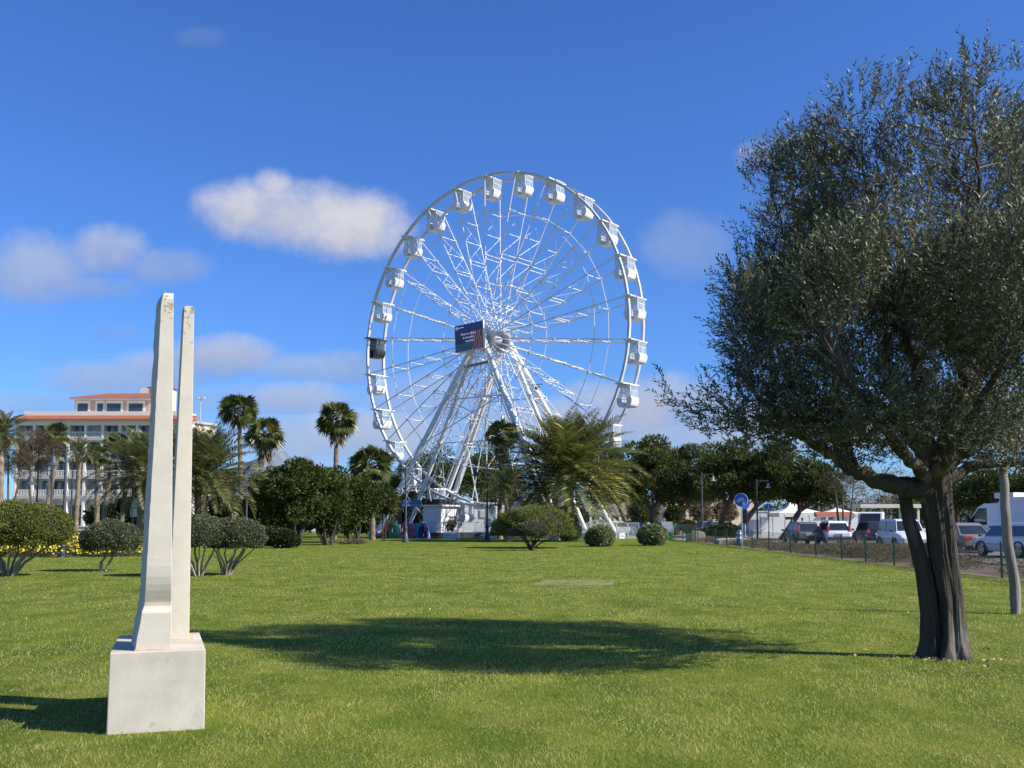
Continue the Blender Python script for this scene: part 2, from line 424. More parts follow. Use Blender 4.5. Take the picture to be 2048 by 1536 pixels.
def lichen_stone():
    m, t, p = new_mat('limestone_with_lichen_top')
    tc = t.n('ShaderNodeTexCoord'); sp = t.n('ShaderNodeSeparateXYZ'); t.l(tc.outputs['Object'], sp.inputs[0])
    n1 = t.n('ShaderNodeTexNoise', i_Scale=7.0, i_Detail=8.0); t.l(tc.outputs['Object'], n1.inputs['Vector'])
    n2 = t.n('ShaderNodeTexNoise', i_Scale=22.0, i_Detail=8.0, i_Roughness=.7); t.l(tc.outputs['Object'], n2.inputs['Vector'])
    base = t.mix(n1.outputs[0], (0.49, 0.445, 0.36), (0.64, 0.585, 0.49))
    top = t.n('ShaderNodeMapRange'); top.inputs[1].default_value = 2.9; top.inputs[2].default_value = 3.45; t.l(sp.outputs[2], top.inputs[0])
    grime = t.math('MULTIPLY', t.math('GREATER_THAN', t.math('ADD', n2.outputs[0], t.math('MULTIPLY', top.outputs[0], .14)), .645), t.math('ADD', t.math('MULTIPLY', top.outputs[0], .75), .08))
    c = t.mix(grime, base, (0.17, 0.16, 0.12))
    n3 = t.n('ShaderNodeTexNoise', i_Scale=15.0, i_Detail=5.0); t.l(tc.outputs['Object'], n3.inputs['Vector'])
    ora = t.math('MULTIPLY', t.math('GREATER_THAN', t.math('ADD', n3.outputs[0], t.math('MULTIPLY', top.outputs[0], .12)), .735), top.outputs[0])
    c = t.mix(ora, c, (0.50, 0.24, 0.06))
    t.l(c, p.inputs['Base Color']); p.inputs['Roughness'].default_value = .88; p.inputs['Specular IOR Level'].default_value = .3
    b = t.n('ShaderNodeBump', i_Strength=.22, i_Distance=.008); t.l(t.math('ADD', n2.outputs[0], n1.outputs[0]), b.inputs['Height']); t.l(b.outputs[0], p.inputs['Normal'])
    return m
M_lichen = lichen_stone()
M_tan = mat('tan_mortar', (0.55, 0.40, 0.27), .9, .2, 10, .3, 60)
def sculpture():
    t = thing('stone_sculpture', 'pale stone sculpture of two tall tapering slabs on a square plinth in the grass', 'sculpture', (-3.03, 8.01, 0), R(18.8))
    # plinth: slightly rough edges
    mb = MB()
    mb.add([(0, 0, -.05), (.705, -.005, -.05), (.72, 1.33, -.05), (.0, 1.33, -.05), (.005, 0.0, .602), (.70, .01, .603), (.705, 1.33, .60), (.03, 1.31, .598)],
           [(0, 3, 2, 1), (4, 5, 6, 7), (0, 1, 5, 4), (1, 2, 6, 5), (2, 3, 7, 6), (3, 0, 4, 7)])
    mb.build('plinth', M_stone, t, bevel=.008)
    def slab(prof, name, m, rough_left):
        """prof: list of (z, front y, left x, right x, back y)"""
        mb = MB(); random.seed(3)
        rings = []
        for z, fy, lx, rx, by in prof:
            j = random.uniform(-.0022, .0022) if rough_left else 0
            rings.append([(lx + j, fy, z), (rx, fy, z), (rx + .004, by, z), (lx - (.04 if rough_left else .01) + random.uniform(-.0035, .0035) * rough_left, by, z)])
        vs = [q for r_ in rings for q in r_]; fs = []
        for i in range(len(rings) - 1):
            for k in range(4):
                a, b = i * 4 + k, i * 4 + (k + 1) % 4; fs.append((a, b, b + 4, a + 4))
        fs.append((3, 2, 1, 0)); e = (len(rings) - 1) * 4; fs.append((e, e + 1, e + 2, e + 3))
        mb.add(vs, fs)
        return mb.build(name, m, t, bevel=.004)
    F0, H = .07, 2.80
    L = lambda z: .238 + (.300 - .238) * min(1, max(0, (z - .33) / (H - .33))) ** .9
    RX = lambda z: .447 - .057 * z / H
    pr = [(0, F0, .185, .447, .55), (.10, F0, .195, .445, .55), (.20, F0, .212, .444, .55), (.285, F0 + .002, .226, .442, .55), (.296, F0 + .095, .228, .442, .55), (.33, F0 + .10, .234, .441, .55)]
    for z, dy in ((.36, .092), (.40, .070), (.45, .046), (.50, .028), (.56, .013), (.64, .003)): pr.append((z, F0 + dy, L(z), RX(z), .55))
    for i in range(1, 37):
        z = .64 + (H - .70) * i / 37; pr.append((z, F0 + .02 * i / 37, L(z), RX(z), .55 - .12 * i / 37))
    pr.append((H - .055, F0 + .02, .302, RX(H), .43)); pr.append((H + .0, F0 + .06, .318, RX(H), .41))
    pr = [(z + .602, a_, b_, c_, d_) for z, a_, b_, c_, d_ in pr]
    slab(pr, 'tall_slab', M_lichen, True)
    H2 = 2.83
    pr = [(.602 + H2 * i / 24, .735 + .03 * i / 24, .425 + .062 * i / 24, .60 - .03 * i / 24, 1.10 - .1 * i / 24) for i in range(25)]
    slab(pr, 'rear_slab', M_lichen, False)
    mb = MB(); mb.box((.315, .305, .606), (.275, .50, .012)); mb.box((.52, .92, .606), (.23, .39, .012)); mb.build('mortar_bed', M_tan, t)
sculpture()

# ------------------------------------------------------------------ ferris wheel
M_wpaint = mat('white_gloss_paint', (0.66, 0.66, 0.65), 0.35, .04, 2.0, spec=.5)
M_wrim = mat('shaded_white_rim_paint', (0.48, 0.49, 0.49), 0.4, .06, 1.0)  # wheel white greyed so the rims carry their shading in the colour
M_shade = mat('grey_steel', (0.42, 0.44, 0.46), 0.45, .15, 3.0, metal=.3)
M_blackp = mat('black_gloss_paint', (0.025, 0.026, 0.028), 0.3, .2, 2.0)
M_glass = glass_mat('clear_cabin_glass', (0.62, 0.67, 0.70), .20)
M_dglass = glass_mat('smoked_cabin_glass', (0.10, 0.11, 0.12), .72)
M_brown = mat('brown_rust_paint', (0.30, 0.20, 0.14), .7, .2, 3)
WC = Vector((-1.683, 94.23, 0)); WYAW = -0.656; WH = 17.85; WR = 15.0; NS = 26; PH = 3.032; RH = 1.1
def wheel():
    W = thing('ferris_wheel', 'tall white ferris wheel with hanging cabins and a screen on its hub', 'ferris wheel', WC, WYAW)
    hubz = Vector((0, 0, WH))
    # rims
    for sy in (-1, 1):
        mb = MB(); n = 78; vs = []; fs = []
        for i in range(n):
            a = 2 * PI * i / n + PH
            for r_, y in ((WR + .10, -.13), (WR + .10, .13), (WR - .10, .13), (WR - .10, -.13)):
                vs.append((r_ * math.cos(a), sy * RH + y, WH + r_ * math.sin(a)))
        for i in range(n):
            for k in range(4):
                a, b = i * 4 + k, i * 4 + (k + 1) % 4; c, d = ((i + 1) % n) * 4 + (k + 1) % 4, ((i + 1) % n) * 4 + k
                fs.append((a, d, c, b))
        mb.add(vs, fs); mb.build('rim', M_wrim, W)
        for rr in (.78, .345):
            mb = MB(); pts = [(rr * WR * math.cos(PH + 2 * PI * i / NS), sy * RH, WH + rr * WR * math.sin(PH + 2 * PI * i / NS)) for i in range(NS + 1)]
            mb.tube(pts, .036, 5, False); mb.build('tie_ring', M_wpaint, W)
    # spokes: two chords, rungs and diagonals, along +X
    mb = MB()
    for sy in (-1, 1): mb.tube([(.75, sy * 1.1, 0), (WR, sy * RH, 0)], .050, 6)
    rungs = [.13, .22, .345, .49, .515, .64, .78]
    for q in rungs: mb.tube([(q * WR, -1.1, 0), (q * WR, 1.1, 0)], .042, 5)
    for i in range(len(rungs) - 1):
        q0, q1 = rungs[i], rungs[i + 1]
        if q1 - q0 < .05: continue
        s_ = 1 if i % 2 else -1
        mb.tube([(q0 * WR, s_ * 1.1, 0), (q1 * WR, -s_ * 1.1, 0)], .027, 4)
        mb.tube([(q0 * WR, -s_ * 1.1, 0), ((q0 + q1) / 2 * WR, 0, 0)], .022, 4)
    for q in (.345, .5, .78):
        for sy in (-1, 1): mb.box((q * WR, sy * 1.1, 0), (.22, .16, .16))
    sp = mb.build('spoke', M_wpaint, W)
    for i in range(NS):
        o = sp if i == 0 else sp.copy()
        if i: C.objects.link(o)
        o.parent = W; o.location = hubz; o.rotation_euler = (0, -(PH - 2 * PI * i / NS), 0)
    # hub
    mb = MB(); mb.lathe([(.35, -2.3), (.55, -2.25), (.55, -1.9), (.42, -1.85), (.42, 1.85), (.55, 1.9), (.55, 2.25), (.35, 2.3)], (0, 0, WH), 20, 'Y')
    for sy in (-1, 1): mb.lathe([(.85, sy * 1.1 - .12), (.95, sy * 1.1 - .1), (.95, sy * 1.1 + .1), (.85, sy * 1.1 + .12)], (0, 0, WH), 26, 'Y')
    hb = mb.build('hub', M_shade, W)
    for sy in (-1, 1):
        mb = MB()
        for i in range(NS):
            a = PH - 2 * PI * i / NS; mb.box((.95 * math.cos(a), sy * 1.1, WH + .95 * math.sin(a)), (.3, .3, .12), rot=Matrix.Rotation(-a, 3, 'Y'))
        mb.build('clamp_ring', M_wpaint, hb)
    # legs
    legs = [(-.35, -1.95, -10.2, -4.5, .23), (-.25, -1.85, -9.0, -1.75, .19), (-.25, 1.85, -9.0, 1.75, .19), (-.35, 1.95, -10.2, 4.5, .23),
            (.35, -1.95, 10.2, -4.5, .23), (.25, -1.85, 9.0, -1.75, .19), (.25, 1.85, 9.0, 1.75, .19), (.35, 1.95, 10.2, 4.5, .23)]
    for x0, y0, x1, y1, r_ in legs:
        mb = MB(); p0, p1 = Vector((x0, y0, WH)), Vector((x1, y1, .1)); mb.tube([p0, p1], r_, 14)
        for q in (.28, .52, .76):
            c = p0.lerp(p1, q); d = (p1 - p0).normalized(); mb.tube([c - d * .06, c + d * .06], r_ + .10, 14)
        leg = mb.build('support_leg', M_wpaint, W, smooth=True)
        mb = MB(); mb.box((x1, y1, .25), (1.0, 1.0, .5)); mb.build('foot_block', M_wpaint, leg)
        if abs(y1) < 3 and x1 < 0:
            mb = MB(); off = Vector((-.42, 0, .24))
            for k in (-.18, .18): mb.tube([p0.lerp(p1, .18) + off + Vector((0, k, 0)), p1 + off + Vector((0, k, .3))], .025, 4)
            for k in range(46):
                c = p0.lerp(p1, .18 + .80 * k / 46) + off; mb.tube([c - Vector((0, .18, 0)), c + Vector((0, .18, 0))], .02, 4)
            mb.build('ladder', M_shade, leg)
    # braces between the legs
    for q in (.30, .52, .76):
        for sy in (-1, 1):
            yo = sy * (1.9 + (4.5 - 1.9) * q); yi = sy * 1.8
            for sx in (-1, 1):
                xo, xi = sx * (.35 + 9.85 * q), sx * (.25 + 8.75 * q); z = WH * (1 - q); mb = MB()
                mb.tube([(xo, yo, z), (xi, yi, z)], .07, 6); mb.build('cross_brace', M_wpaint, W)
            if q > .5 and q < .6: mb = MB(); mb.tube([(-(.25 + 8.75 * q), yi, WH * (1 - q)), ((.25 + 8.75 * q), yi, WH * (1 - q))], .05, 6); mb.build('cross_brace', M_wpaint, W)
    for sy in (-1, 1):
        mb = MB(); mb.tube([(-.25 - 8.75 * .30, sy * 1.85, WH * .70), (.25 + 8.75 * .30, sy * 1.85, WH * .70)], .07, 6); mb.build('cross_brace', M_wpaint, W)
        for a, b in (((-.3 - 9.85 * .52, sy * 3.25, WH * .48), (.3 + 9.85 * .30, sy * 2.7, WH * .70)), ((.3 + 9.85 * .52, sy * 3.25, WH * .48), (-.3 - 9.85 * .30, sy * 2.7, WH * .70)),
                     ((-7.2, sy * 3.7, WH * .26), (-1.2, sy * 2.3, WH * .86)), ((7.2, sy * 3.7, WH * .26), (1.2, sy * 2.3, WH * .86)),
                     ((-7.6, sy * 3.8, WH * .24), (-4.0, sy * 2.9, .4)), ((7.6, sy * 3.8, WH * .24), (4.0, sy * 2.9, .4)),
                     ((-4.6, sy * 1.8, WH * .48), (-3.2, sy * 2.6, .4)), ((4.6, sy * 1.8, WH * .48), (3.2, sy * 2.6, .4))):
            mb = MB(); mb.tube([a, b], .05, 6); mb.build('tie_rod', M_wpaint, W)
    mb = MB(); mb.tube([(-1.7, -2.2, WH - 2.6), (1.1, -2.2, WH - 2.35)], .12, 8); mb.build('drive_beam', M_brown, W)
    mb = MB(); mb.box((3.3, 2.2, WH - 4.4), (.35, .2, .3)); mb.tube([(2.4, 2.2, WH - 4.1), (3.9, 2.2, WH - 4.1)], .04, 6); mb.build('floodlight', M_blackp, W)
    # screen on the near end of the axle
    mb = MB(); mb.box((0, 0, 0), (3.30, .30, 2.45)); scr = mb.build('screen', M_wpaint, W)
    scr.location = (-.28, -2.95, WH - .10); scr.rotation_euler = (0, R(-3), 0)
    screen_face(scr)
    # cabins
    gd = cabin(M_wpaint, M_glass, M_wpaint); gd.parent = W
    for i in range(NS):
        a = PH - 2 * PI * i / NS
        if i == 0:
            o = cabin(M_blackp, M_dglass, M_blackp); o['label'] = 'black cabin with smoked glass'; o.parent = W
        else:
            o = gd if i == 1 else copy_tree(gd, W)
        o.location = (WR * math.cos(a), 0, WH + WR * math.sin(a))
        random.seed(i); o.rotation_euler = (0, random.uniform(-.03, .03), 0)
def cabin(body, gl, trim):
    """white tub with a bulging seat at both ends, glass above, a wide roof plate"""
    W2 = .74
    def tub_profile(s):  # (x, z) of one seat bulge, s = +-1
        return [(s * .22, -2.34), (s * .55, -2.33), (s * .74, -2.22), (s * .86, -1.98), (s * .93, -1.72), (s * .93, -1.52), (s * .84, -1.36), (s * .78, -1.34), (s * .34, -1.36), (s * .30, -1.75), (s * .24, -1.95)]
    mb = MB()
    for s in (1, -1):
        pr = tub_profile(s)
        if s < 0: pr = pr[::-1]
        mb.prism(pr, -W2, W2)
    mb.box((0, 0, -2.29), (.5, 1.3, .10))
    for y in (-W2 - .02, W2 + .02):
        for s in (-1, 1): mb.lathe([(.06, 0), (.06, .05)], (s * .6, y - .025, -1.6), 8, 'Y')
    g = mb.build('cabin', body, None, smooth=True, bevel=.02)
    mb = MB()
    for s in (-1, 1):
        mb.box((s * .76, 0, -.73), (.02, 1.36, 1.2)); mb.box((s * .41, -W2 + .03, -.73), (.66, .02, 1.2)); mb.box((s * .41, W2 - .03, -.73), (.66, .02, 1.2))
    mb.build('glazing', gl, g)
    mb = MB()
    for sx in (-1, 1):
        for sy in (-1, 1):
            mb.box((sx * .76, sy * (W2 - .03), -.73), (.05, .05, 1.24)); mb.box((sx * .27, sy * (W2 - .04), -1.05), (.035, .035, 2.0))
        mb.box((sx * .77, 0, -.72), (.05, 1.42, .05)); mb.box((sx * .77, .1, -1.0), (.04, .04, .6)); mb.box((sx * .76, 0, -.16), (.06, 1.42, .06))
    mb.tube([(0, 0, -.1), (0, 0, -2.2)], .04, 6)
    mb.build('frame', trim, g)
    mb = MB(); mb.box((0, 0, -.02), (.95, 3.3, .13)); mb.box((0, 0, -.12), (1.62, 1.50, .07)); mb.build('roof', trim, g, bevel=.02)
    mb = MB()
    for s in (-1, 1): mb.box((s * .5, 0, -1.72), (.35, 1.2, .08))
    mb.build('seat', M_shade, g)
    g.scale = (.78, .80, .82)
    return g
def screen_face(scr):
    m, t, p = new_mat('led_advert')
    tc = t.n('ShaderNodeTexCoord'); sp = t.n('ShaderNodeSeparateXYZ'); t.l(tc.outputs['Object'], sp.inputs[0])
    n = t.n('ShaderNodeTexNoise', i_Scale=2.2, i_Detail=4.0); t.l(tc.outputs['Object'], n.inputs['Vector'])
    w = t.n('ShaderNodeTexWave', i_Scale=1.3, i_Distortion=7.0); w.inputs['Detail'].default_value = 2.0; t.l(tc.outputs['Object'], w.inputs['Vector'])
    sky = t.mix(t.math('ADD', t.math('MULTIPLY', sp.outputs[2], .4), .5, clamp=True), (0.012, 0.012, 0.03), (0.008, 0.035, 0.17))
    rock = t.mix(t.math('GREATER_THAN', w.outputs[0], .72), (0.05, 0.022, 0.025), (0.30, 0.20, 0.24))
    edge = t.math('ADD', sp.outputs[0], t.math('MULTIPLY', t.math('SUBTRACT', n.outputs[0], .5), 2.0))
    rmask = t.math('MULTIPLY', t.math('GREATER_THAN', edge, .35), t.math('LESS_THAN', t.math('ADD', sp.outputs[2], t.math('MULTIPLY', n.outputs[0], .6)), .75))
    sea = t.math('LESS_THAN', t.math('ADD', sp.outputs[2], t.math('MULTIPLY', n.outputs[0], .3)), -.35)
    c = t.mix(sea, sky, (0.015, 0.07, 0.14)); c = t.mix(rmask, c, rock)
    p.inputs['Base Color'].default_value = (.01, .01, .012, 1); p.inputs['Roughness'].default_value = .5
    t.l(c, p.inputs['Emission Color']); p.inputs['Emission Strength'].default_value = 0.34
    mb = MB(); mb.box((0, -.165, 0), (3.24, .03, 2.39)); d = mb.build('display', m, scr)
    mt, t2, p2 = new_mat('led_lilac_lettering'); p2.inputs['Base Color'].default_value = (.2, .18, .3, 1); p2.inputs['Emission Color'].default_value = (.25, .23, .42, 1); p2.inputs['Emission Strength'].default_value = 1.0
    for i, (tx, x, z) in enumerate((('Metti in affitto', -.92, .22), ('la tua casa', -.70, -.10), ('vacanze', -.42, -.42))):
        text_mesh(tx, .30, 'advert_lettering', mt, scr, (x, -.19, z), (PI / 2, 0, 0))
    mb = MB(); mb.tube([(-1.38 + .1 * math.cos(a), -.19, .93 + .1 * math.sin(a)) for a in np.linspace(0, 2 * PI, 17)], .03, 5, False)
    mb.box((-.90, -.19, .95), (.66, .01, .06)); mb.build('advert_emblem', mt, scr)
wheel()
# ------------------------------------------------------------------ vegetation
M_bark = mat('grey_brown_bark', (0.105, 0.085, 0.065), .95, .45, 5, 1.0, 28, stretch=(1, 1, .3))
M_darkbark = mat('dark_bark', (0.060, 0.048, 0.038), .95, .4, 5, .9, 20, stretch=(1, 1, .35))
M_pinebark = mat('reddish_pine_bark', (0.13, 0.085, 0.062), .95, .45, 2.5, .9, 9, stretch=(1, 1, .4))
M_stem = mat('pale_shrub_stem', (0.30, 0.255, 0.19), .95, .35, 9, .7, 40)
M_palmbark = mat('palm_trunk_bark', (0.20, 0.155, 0.11), .95, .55, 7, 1.0, 14, stretch=(1, 1, .6))
M_driftwood = mat('grey_weathered_wood', (0.23, 0.20, 0.165), .9, .4, 6, .9, 40, stretch=(1, 1, .15))

def olive_bark():
    m, t, p = new_mat('olive_bark')
    tc = t.n('ShaderNodeTexCoord'); mp = t.n('ShaderNodeMapping'); mp.inputs['Scale'].default_value = (1, 1, .26); t.l(tc.outputs['Object'], mp.inputs[0])
    n1 = t.n('ShaderNodeTexNoise', i_Scale=9.0, i_Detail=9.0, i_Roughness=.68); n1.inputs['Distortion'].default_value = .4; t.l(mp.outputs[0], n1.inputs['Vector'])
    n2 = t.n('ShaderNodeTexNoise', i_Scale=3.2, i_Detail=4.0); t.l(mp.outputs[0], n2.inputs['Vector'])
    n3 = t.n('ShaderNodeTexNoise', i_Scale=45.0, i_Detail=6.0, i_Roughness=.7); t.l(tc.outputs['Object'], n3.inputs['Vector'])
    r = t.n('ShaderNodeMapRange', interpolation_type='SMOOTHSTEP'); r.inputs[1].default_value = .52; r.inputs[2].default_value = .66; t.l(n2.outputs[0], r.inputs[0])
    base = t.mix(n1.outputs[0], (0.024, 0.020, 0.016), (0.120, 0.102, 0.080))
    c = t.mix(t.math('MULTIPLY', r.outputs[0], .55), base, (0.27, 0.245, 0.21))
    t.l(c, p.inputs['Base Color']); p.inputs['Roughness'].default_value = .92; p.inputs['Specular IOR Level'].default_value = .2
    b = t.n('ShaderNodeBump', i_Strength=1.0, i_Distance=.05); t.l(t.math('ADD', n1.outputs[0], t.math('MULTIPLY', n3.outputs[0], .35)), b.inputs['Height']); t.l(b.outputs[0], p.inputs['Normal'])
    return m
M_olbark = olive_bark()
M_olive = foliage('olive_leaf', (0.028, 0.039, 0.014), (0.145, 0.158, 0.074), nscale=.6, transl=.14, rough=.5, spec=.28, c3=(0.27, 0.27, 0.165), c3amt=.22)
M_dark = foliage('dark_glossy_leaf', (0.014, 0.026, 0.006), (0.082, 0.108, 0.020), nscale=.7, transl=.2, rough=.6, spec=.22, c3=(0.10, 0.12, 0.03), c3amt=.12)
M_pine = foliage('pine_needle_tuft', (0.018, 0.032, 0.008), (0.105, 0.130, 0.028), nscale=.45, transl=.22, rough=.6, spec=.25)
M_top = foliage('clipped_grey_green_leaf', (0.036, 0.054, 0.018), (0.135, 0.155, 0.065), nscale=1.4, transl=.2, rough=.5, spec=.4, c3=(0.17, 0.15, 0.075), c3amt=.14)
M_topg = foliage('clipped_olive_green_leaf', (0.062, 0.082, 0.010), (0.210, 0.230, 0.034), nscale=.9, transl=.25, rough=.55, spec=.3, c3=(0.14, 0.10, 0.04), c3amt=.12)
M_oleander = foliage('pale_edged_leaf', (0.070, 0.100, 0.024), (0.250, 0.280, 0.110), nscale=1.2, transl=.25, rough=.4, spec=.5, c3=(0.30, 0.31, 0.16), c3amt=.15)
M_drybush = foliage('dry_brown_twig', (0.110, 0.090, 0.050), (0.300, 0.235, 0.150), nscale=.8, transl=.15, rough=.8, spec=.15, c3=(0.06, 0.075, 0.025), c3amt=.22)
M_brownleaf = foliage('winter_brown_twig', (0.065, 0.045, 0.032), (0.165, 0.115, 0.078), nscale=.8, transl=.15, rough=.8, spec=.1, c3=(0.09, 0.095, 0.04), c3amt=.2)
M_hedge = foliage('dark_hedge_leaf', (0.014, 0.026, 0.008), (0.055, 0.078, 0.022), nscale=1.0, transl=.2, rough=.5, spec=.3)
M_phoenix = foliage('date_palm_leaflet', (0.052, 0.068, 0.020), (0.165, 0.180, 0.062), nscale=.5, transl=.25, rough=.4, spec=.5, c3=(0.26, 0.20, 0.07), c3amt=.10)
M_phoenixy = foliage('yellowing_palm_leaflet', (0.050, 0.068, 0.013), (0.170, 0.188, 0.044), nscale=.45, transl=.3, rough=.45, spec=.4, c3=(0.42, 0.31, 0.09), c3amt=.15)
M_fan = foliage('fan_palm_leaf', (0.030, 0.050, 0.012), (0.125, 0.140, 0.040), nscale=.6, transl=.25, rough=.4, spec=.5, c3=(0.22, 0.19, 0.06), c3amt=.10)
M_dead = mat('dead_palm_frond', (0.24, 0.17, 0.10), .9, .4, 6)
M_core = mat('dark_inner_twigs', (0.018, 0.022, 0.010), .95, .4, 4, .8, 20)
M_petal = foliage('yellow_daisy', (0.75, 0.52, 0.01), (0.85, 0.68, 0.03), transl=.2, rough=.6, spec=.2)

def in_ball(n): return rdirs(n) * (rng.random(n) ** (1 / 3))[:, None]

def olive_tree():
    base = G(1888, 1316)
    T = thing('olive_tree', 'large old olive tree with a dark hollow trunk and dense grey green crown', 'tree', base)
    def W(x, y, dy=0.0): p = at(x, y, base.y + dy) - base; return Vector(p)
    # trunk: fluted main stem
    def fluted(cent, rad, name, flutes, seed, sq=1.0):
        n = 84; vs = []; fs = []; random.seed(seed); phs = [random.uniform(0, 6.28) for _ in range(4)]
        for i, (c, r_) in enumerate(zip(cent, rad)):
            z = c.z
            for k in range(n):
                a = 2 * PI * k / n
                amp = .12 * max(0.15, 1 - z / 2.2)
                f = 1 + amp * math.sin(flutes * a + phs[0] + z * .8) + amp * .6 * math.sin((flutes + 3) * a + phs[1] - z * 1.3) + .04 * math.sin(9 * a + phs[2] + z * 5) + .030 * math.sin(19 * a + 2.2 * math.sin(2.3 * z + phs[1]) + phs[3]) * (.6 + .4 * math.sin(3 * a + 4 * z)) + .018 * math.sin(31 * a + 3 * math.sin(3.1 * z)) + random.uniform(-.012, .012)
                foot = 1 + .55 * (max(0, .30 - z) / .30) ** 1.6 * (.6 + .4 * math.sin(5 * a + phs[3]))
                vs.append((c.x + r_ * f * foot * math.cos(a), c.y + sq * r_ * f * foot * math.sin(a), z))
        for i in range(len(cent) - 1):
            for k in range(n):
                a, b = i * n + k, i * n + (k + 1) % n; fs.append((a, b, b + n, a + n))
        mb = MB(); mb.add(vs, fs); return mb.build(name, M_olbark, T, smooth=True)
    def curve(keys, m=26):
        out = []; K = len(keys) - 1
        for i in range(m + 1):
            s = i / m * K; j = min(int(s), K - 1); f = s - j; f = f * f * (3 - 2 * f) if K > 2 else f
            out.append(Vector(keys[j]).lerp(Vector(keys[j + 1]), f))
        return out
    ck = [W(1900, 1332), W(1902, 1260), W(1900, 1190), W(1886, 1110), W(1880, 1050), W(1872, 990), W(1866, 940), W(1862, 890)]
    cc = curve(ck, 40)
    rr = np.interp(np.linspace(0, 1, 41), [0, .14, .3, .5, .66, .8, 1], [.180, .150, .138, .160, .172, .195, .16])
    trunk = fluted(cc, rr, 'trunk', 4, 5)
    # hollow leaning second stem on the left
    ck = [W(1862, 1332, .02), W(1860, 1230, .04), W(1848, 1150, .05), W(1834, 1095, .06), W(1819, 1045, .08), W(1808, 985, .1)]
    fluted(curve(ck, 30), np.interp(np.linspace(0, 1, 31), [0, .3, .6, 1], [.125, .095, .085, .070]), 'leaning_stem', 5, 9)
    # limbs
    limbs = [([(1868, 985), (1820, 975), (1760, 965), (1700, 935), (1650, 900), (1590, 865), (1520, 800), (1470, 730)], [0, -.1, -.3, -.5, -.6, -.8, -1.0, -1.1], .17),
             ([(1700, 940), (1690, 880), (1680, 800), (1660, 700), (1620, 590), (1570, 480), (1540, 380)], [-.4, -.3, -.2, 0, .2, .3, .3], .10),
             ([(1862, 940), (1850, 860), (1840, 760), (1810, 640), (1770, 520), (1740, 400), (1720, 300)], [0, .1, .1, 0, -.2, -.3, -.3], .14),
             ([(1872, 930), (1900, 850), (1925, 760), (1930, 640), (1945, 500), (1960, 380), (1950, 260)], [0, -.2, -.5, -.8, -1.0, -1.1, -1.1], .13),
             ([(1885, 930), (1930, 900), (1990, 860), (2060, 820), (2150, 740), (2260, 640), (2360, 560)], [0, 0, .1, .2, .4, .6, .7], .13),
             ([(1890, 960), (1960, 925), (2040, 930), (2130, 910), (2250, 850)], [.1, .3, .4, .5, .6], .10),
             ([(1865, 940), (1830, 880), (1770, 820), (1690, 760), (1590, 690), (1500, 600)], [0, .5, .9, 1.4, 1.8, 2.1], .11),
             ([(1875, 930), (1905, 860), (1960, 760), (2020, 640), (2080, 500), (2110, 380)], [.1, .6, 1.1, 1.6, 1.9, 2.0], .11),
             ([(1860, 960), (1800, 900), (1740, 830), (1680, 740), (1620, 640)], [-.1, -.7, -1.3, -1.9, -2.3], .10),
             ([(1870, 960), (1900, 900), (1950, 820), (2010, 720), (2070, 600)], [-.1, -.7, -1.3, -1.9, -2.3], .10)]
    lp = []                                          # limb points that twigs may grow from
    for pts, dys, r0 in limbs:
        mb = MB(); P = [W(x, y, d) for (x, y), d in zip(pts, dys)]
        Q = []
        for i in range(len(P) - 1):
            for k in range(6): Q.append(P[i].lerp(P[i + 1], k / 6) + Vector((random.uniform(-.025, .025), random.uniform(-.025, .025), random.uniform(-.02, .02))))
        Q.append(P[-1]); n = len(Q)
        mb.tube(Q, [r0 * (1 - .93 * (i / (n - 1)) ** .62) * (1 + .07 * math.sin(i * 1.3) + random.uniform(-.06, .06)) for i in range(n)], 12)
        mb.build('limb', M_olbark, trunk, smooth=True)
        lp += Q[n // 4:]
    mb = MB(); s0 = W(1685, 935, -.55); mb.tube([s0, s0 + Vector((-.0, .0, .22)), s0 + Vector((-.02, 0, .36))], [.10, .085, .07], 9); mb.build('sawn_stub', M_olbark, trunk, smooth=True)
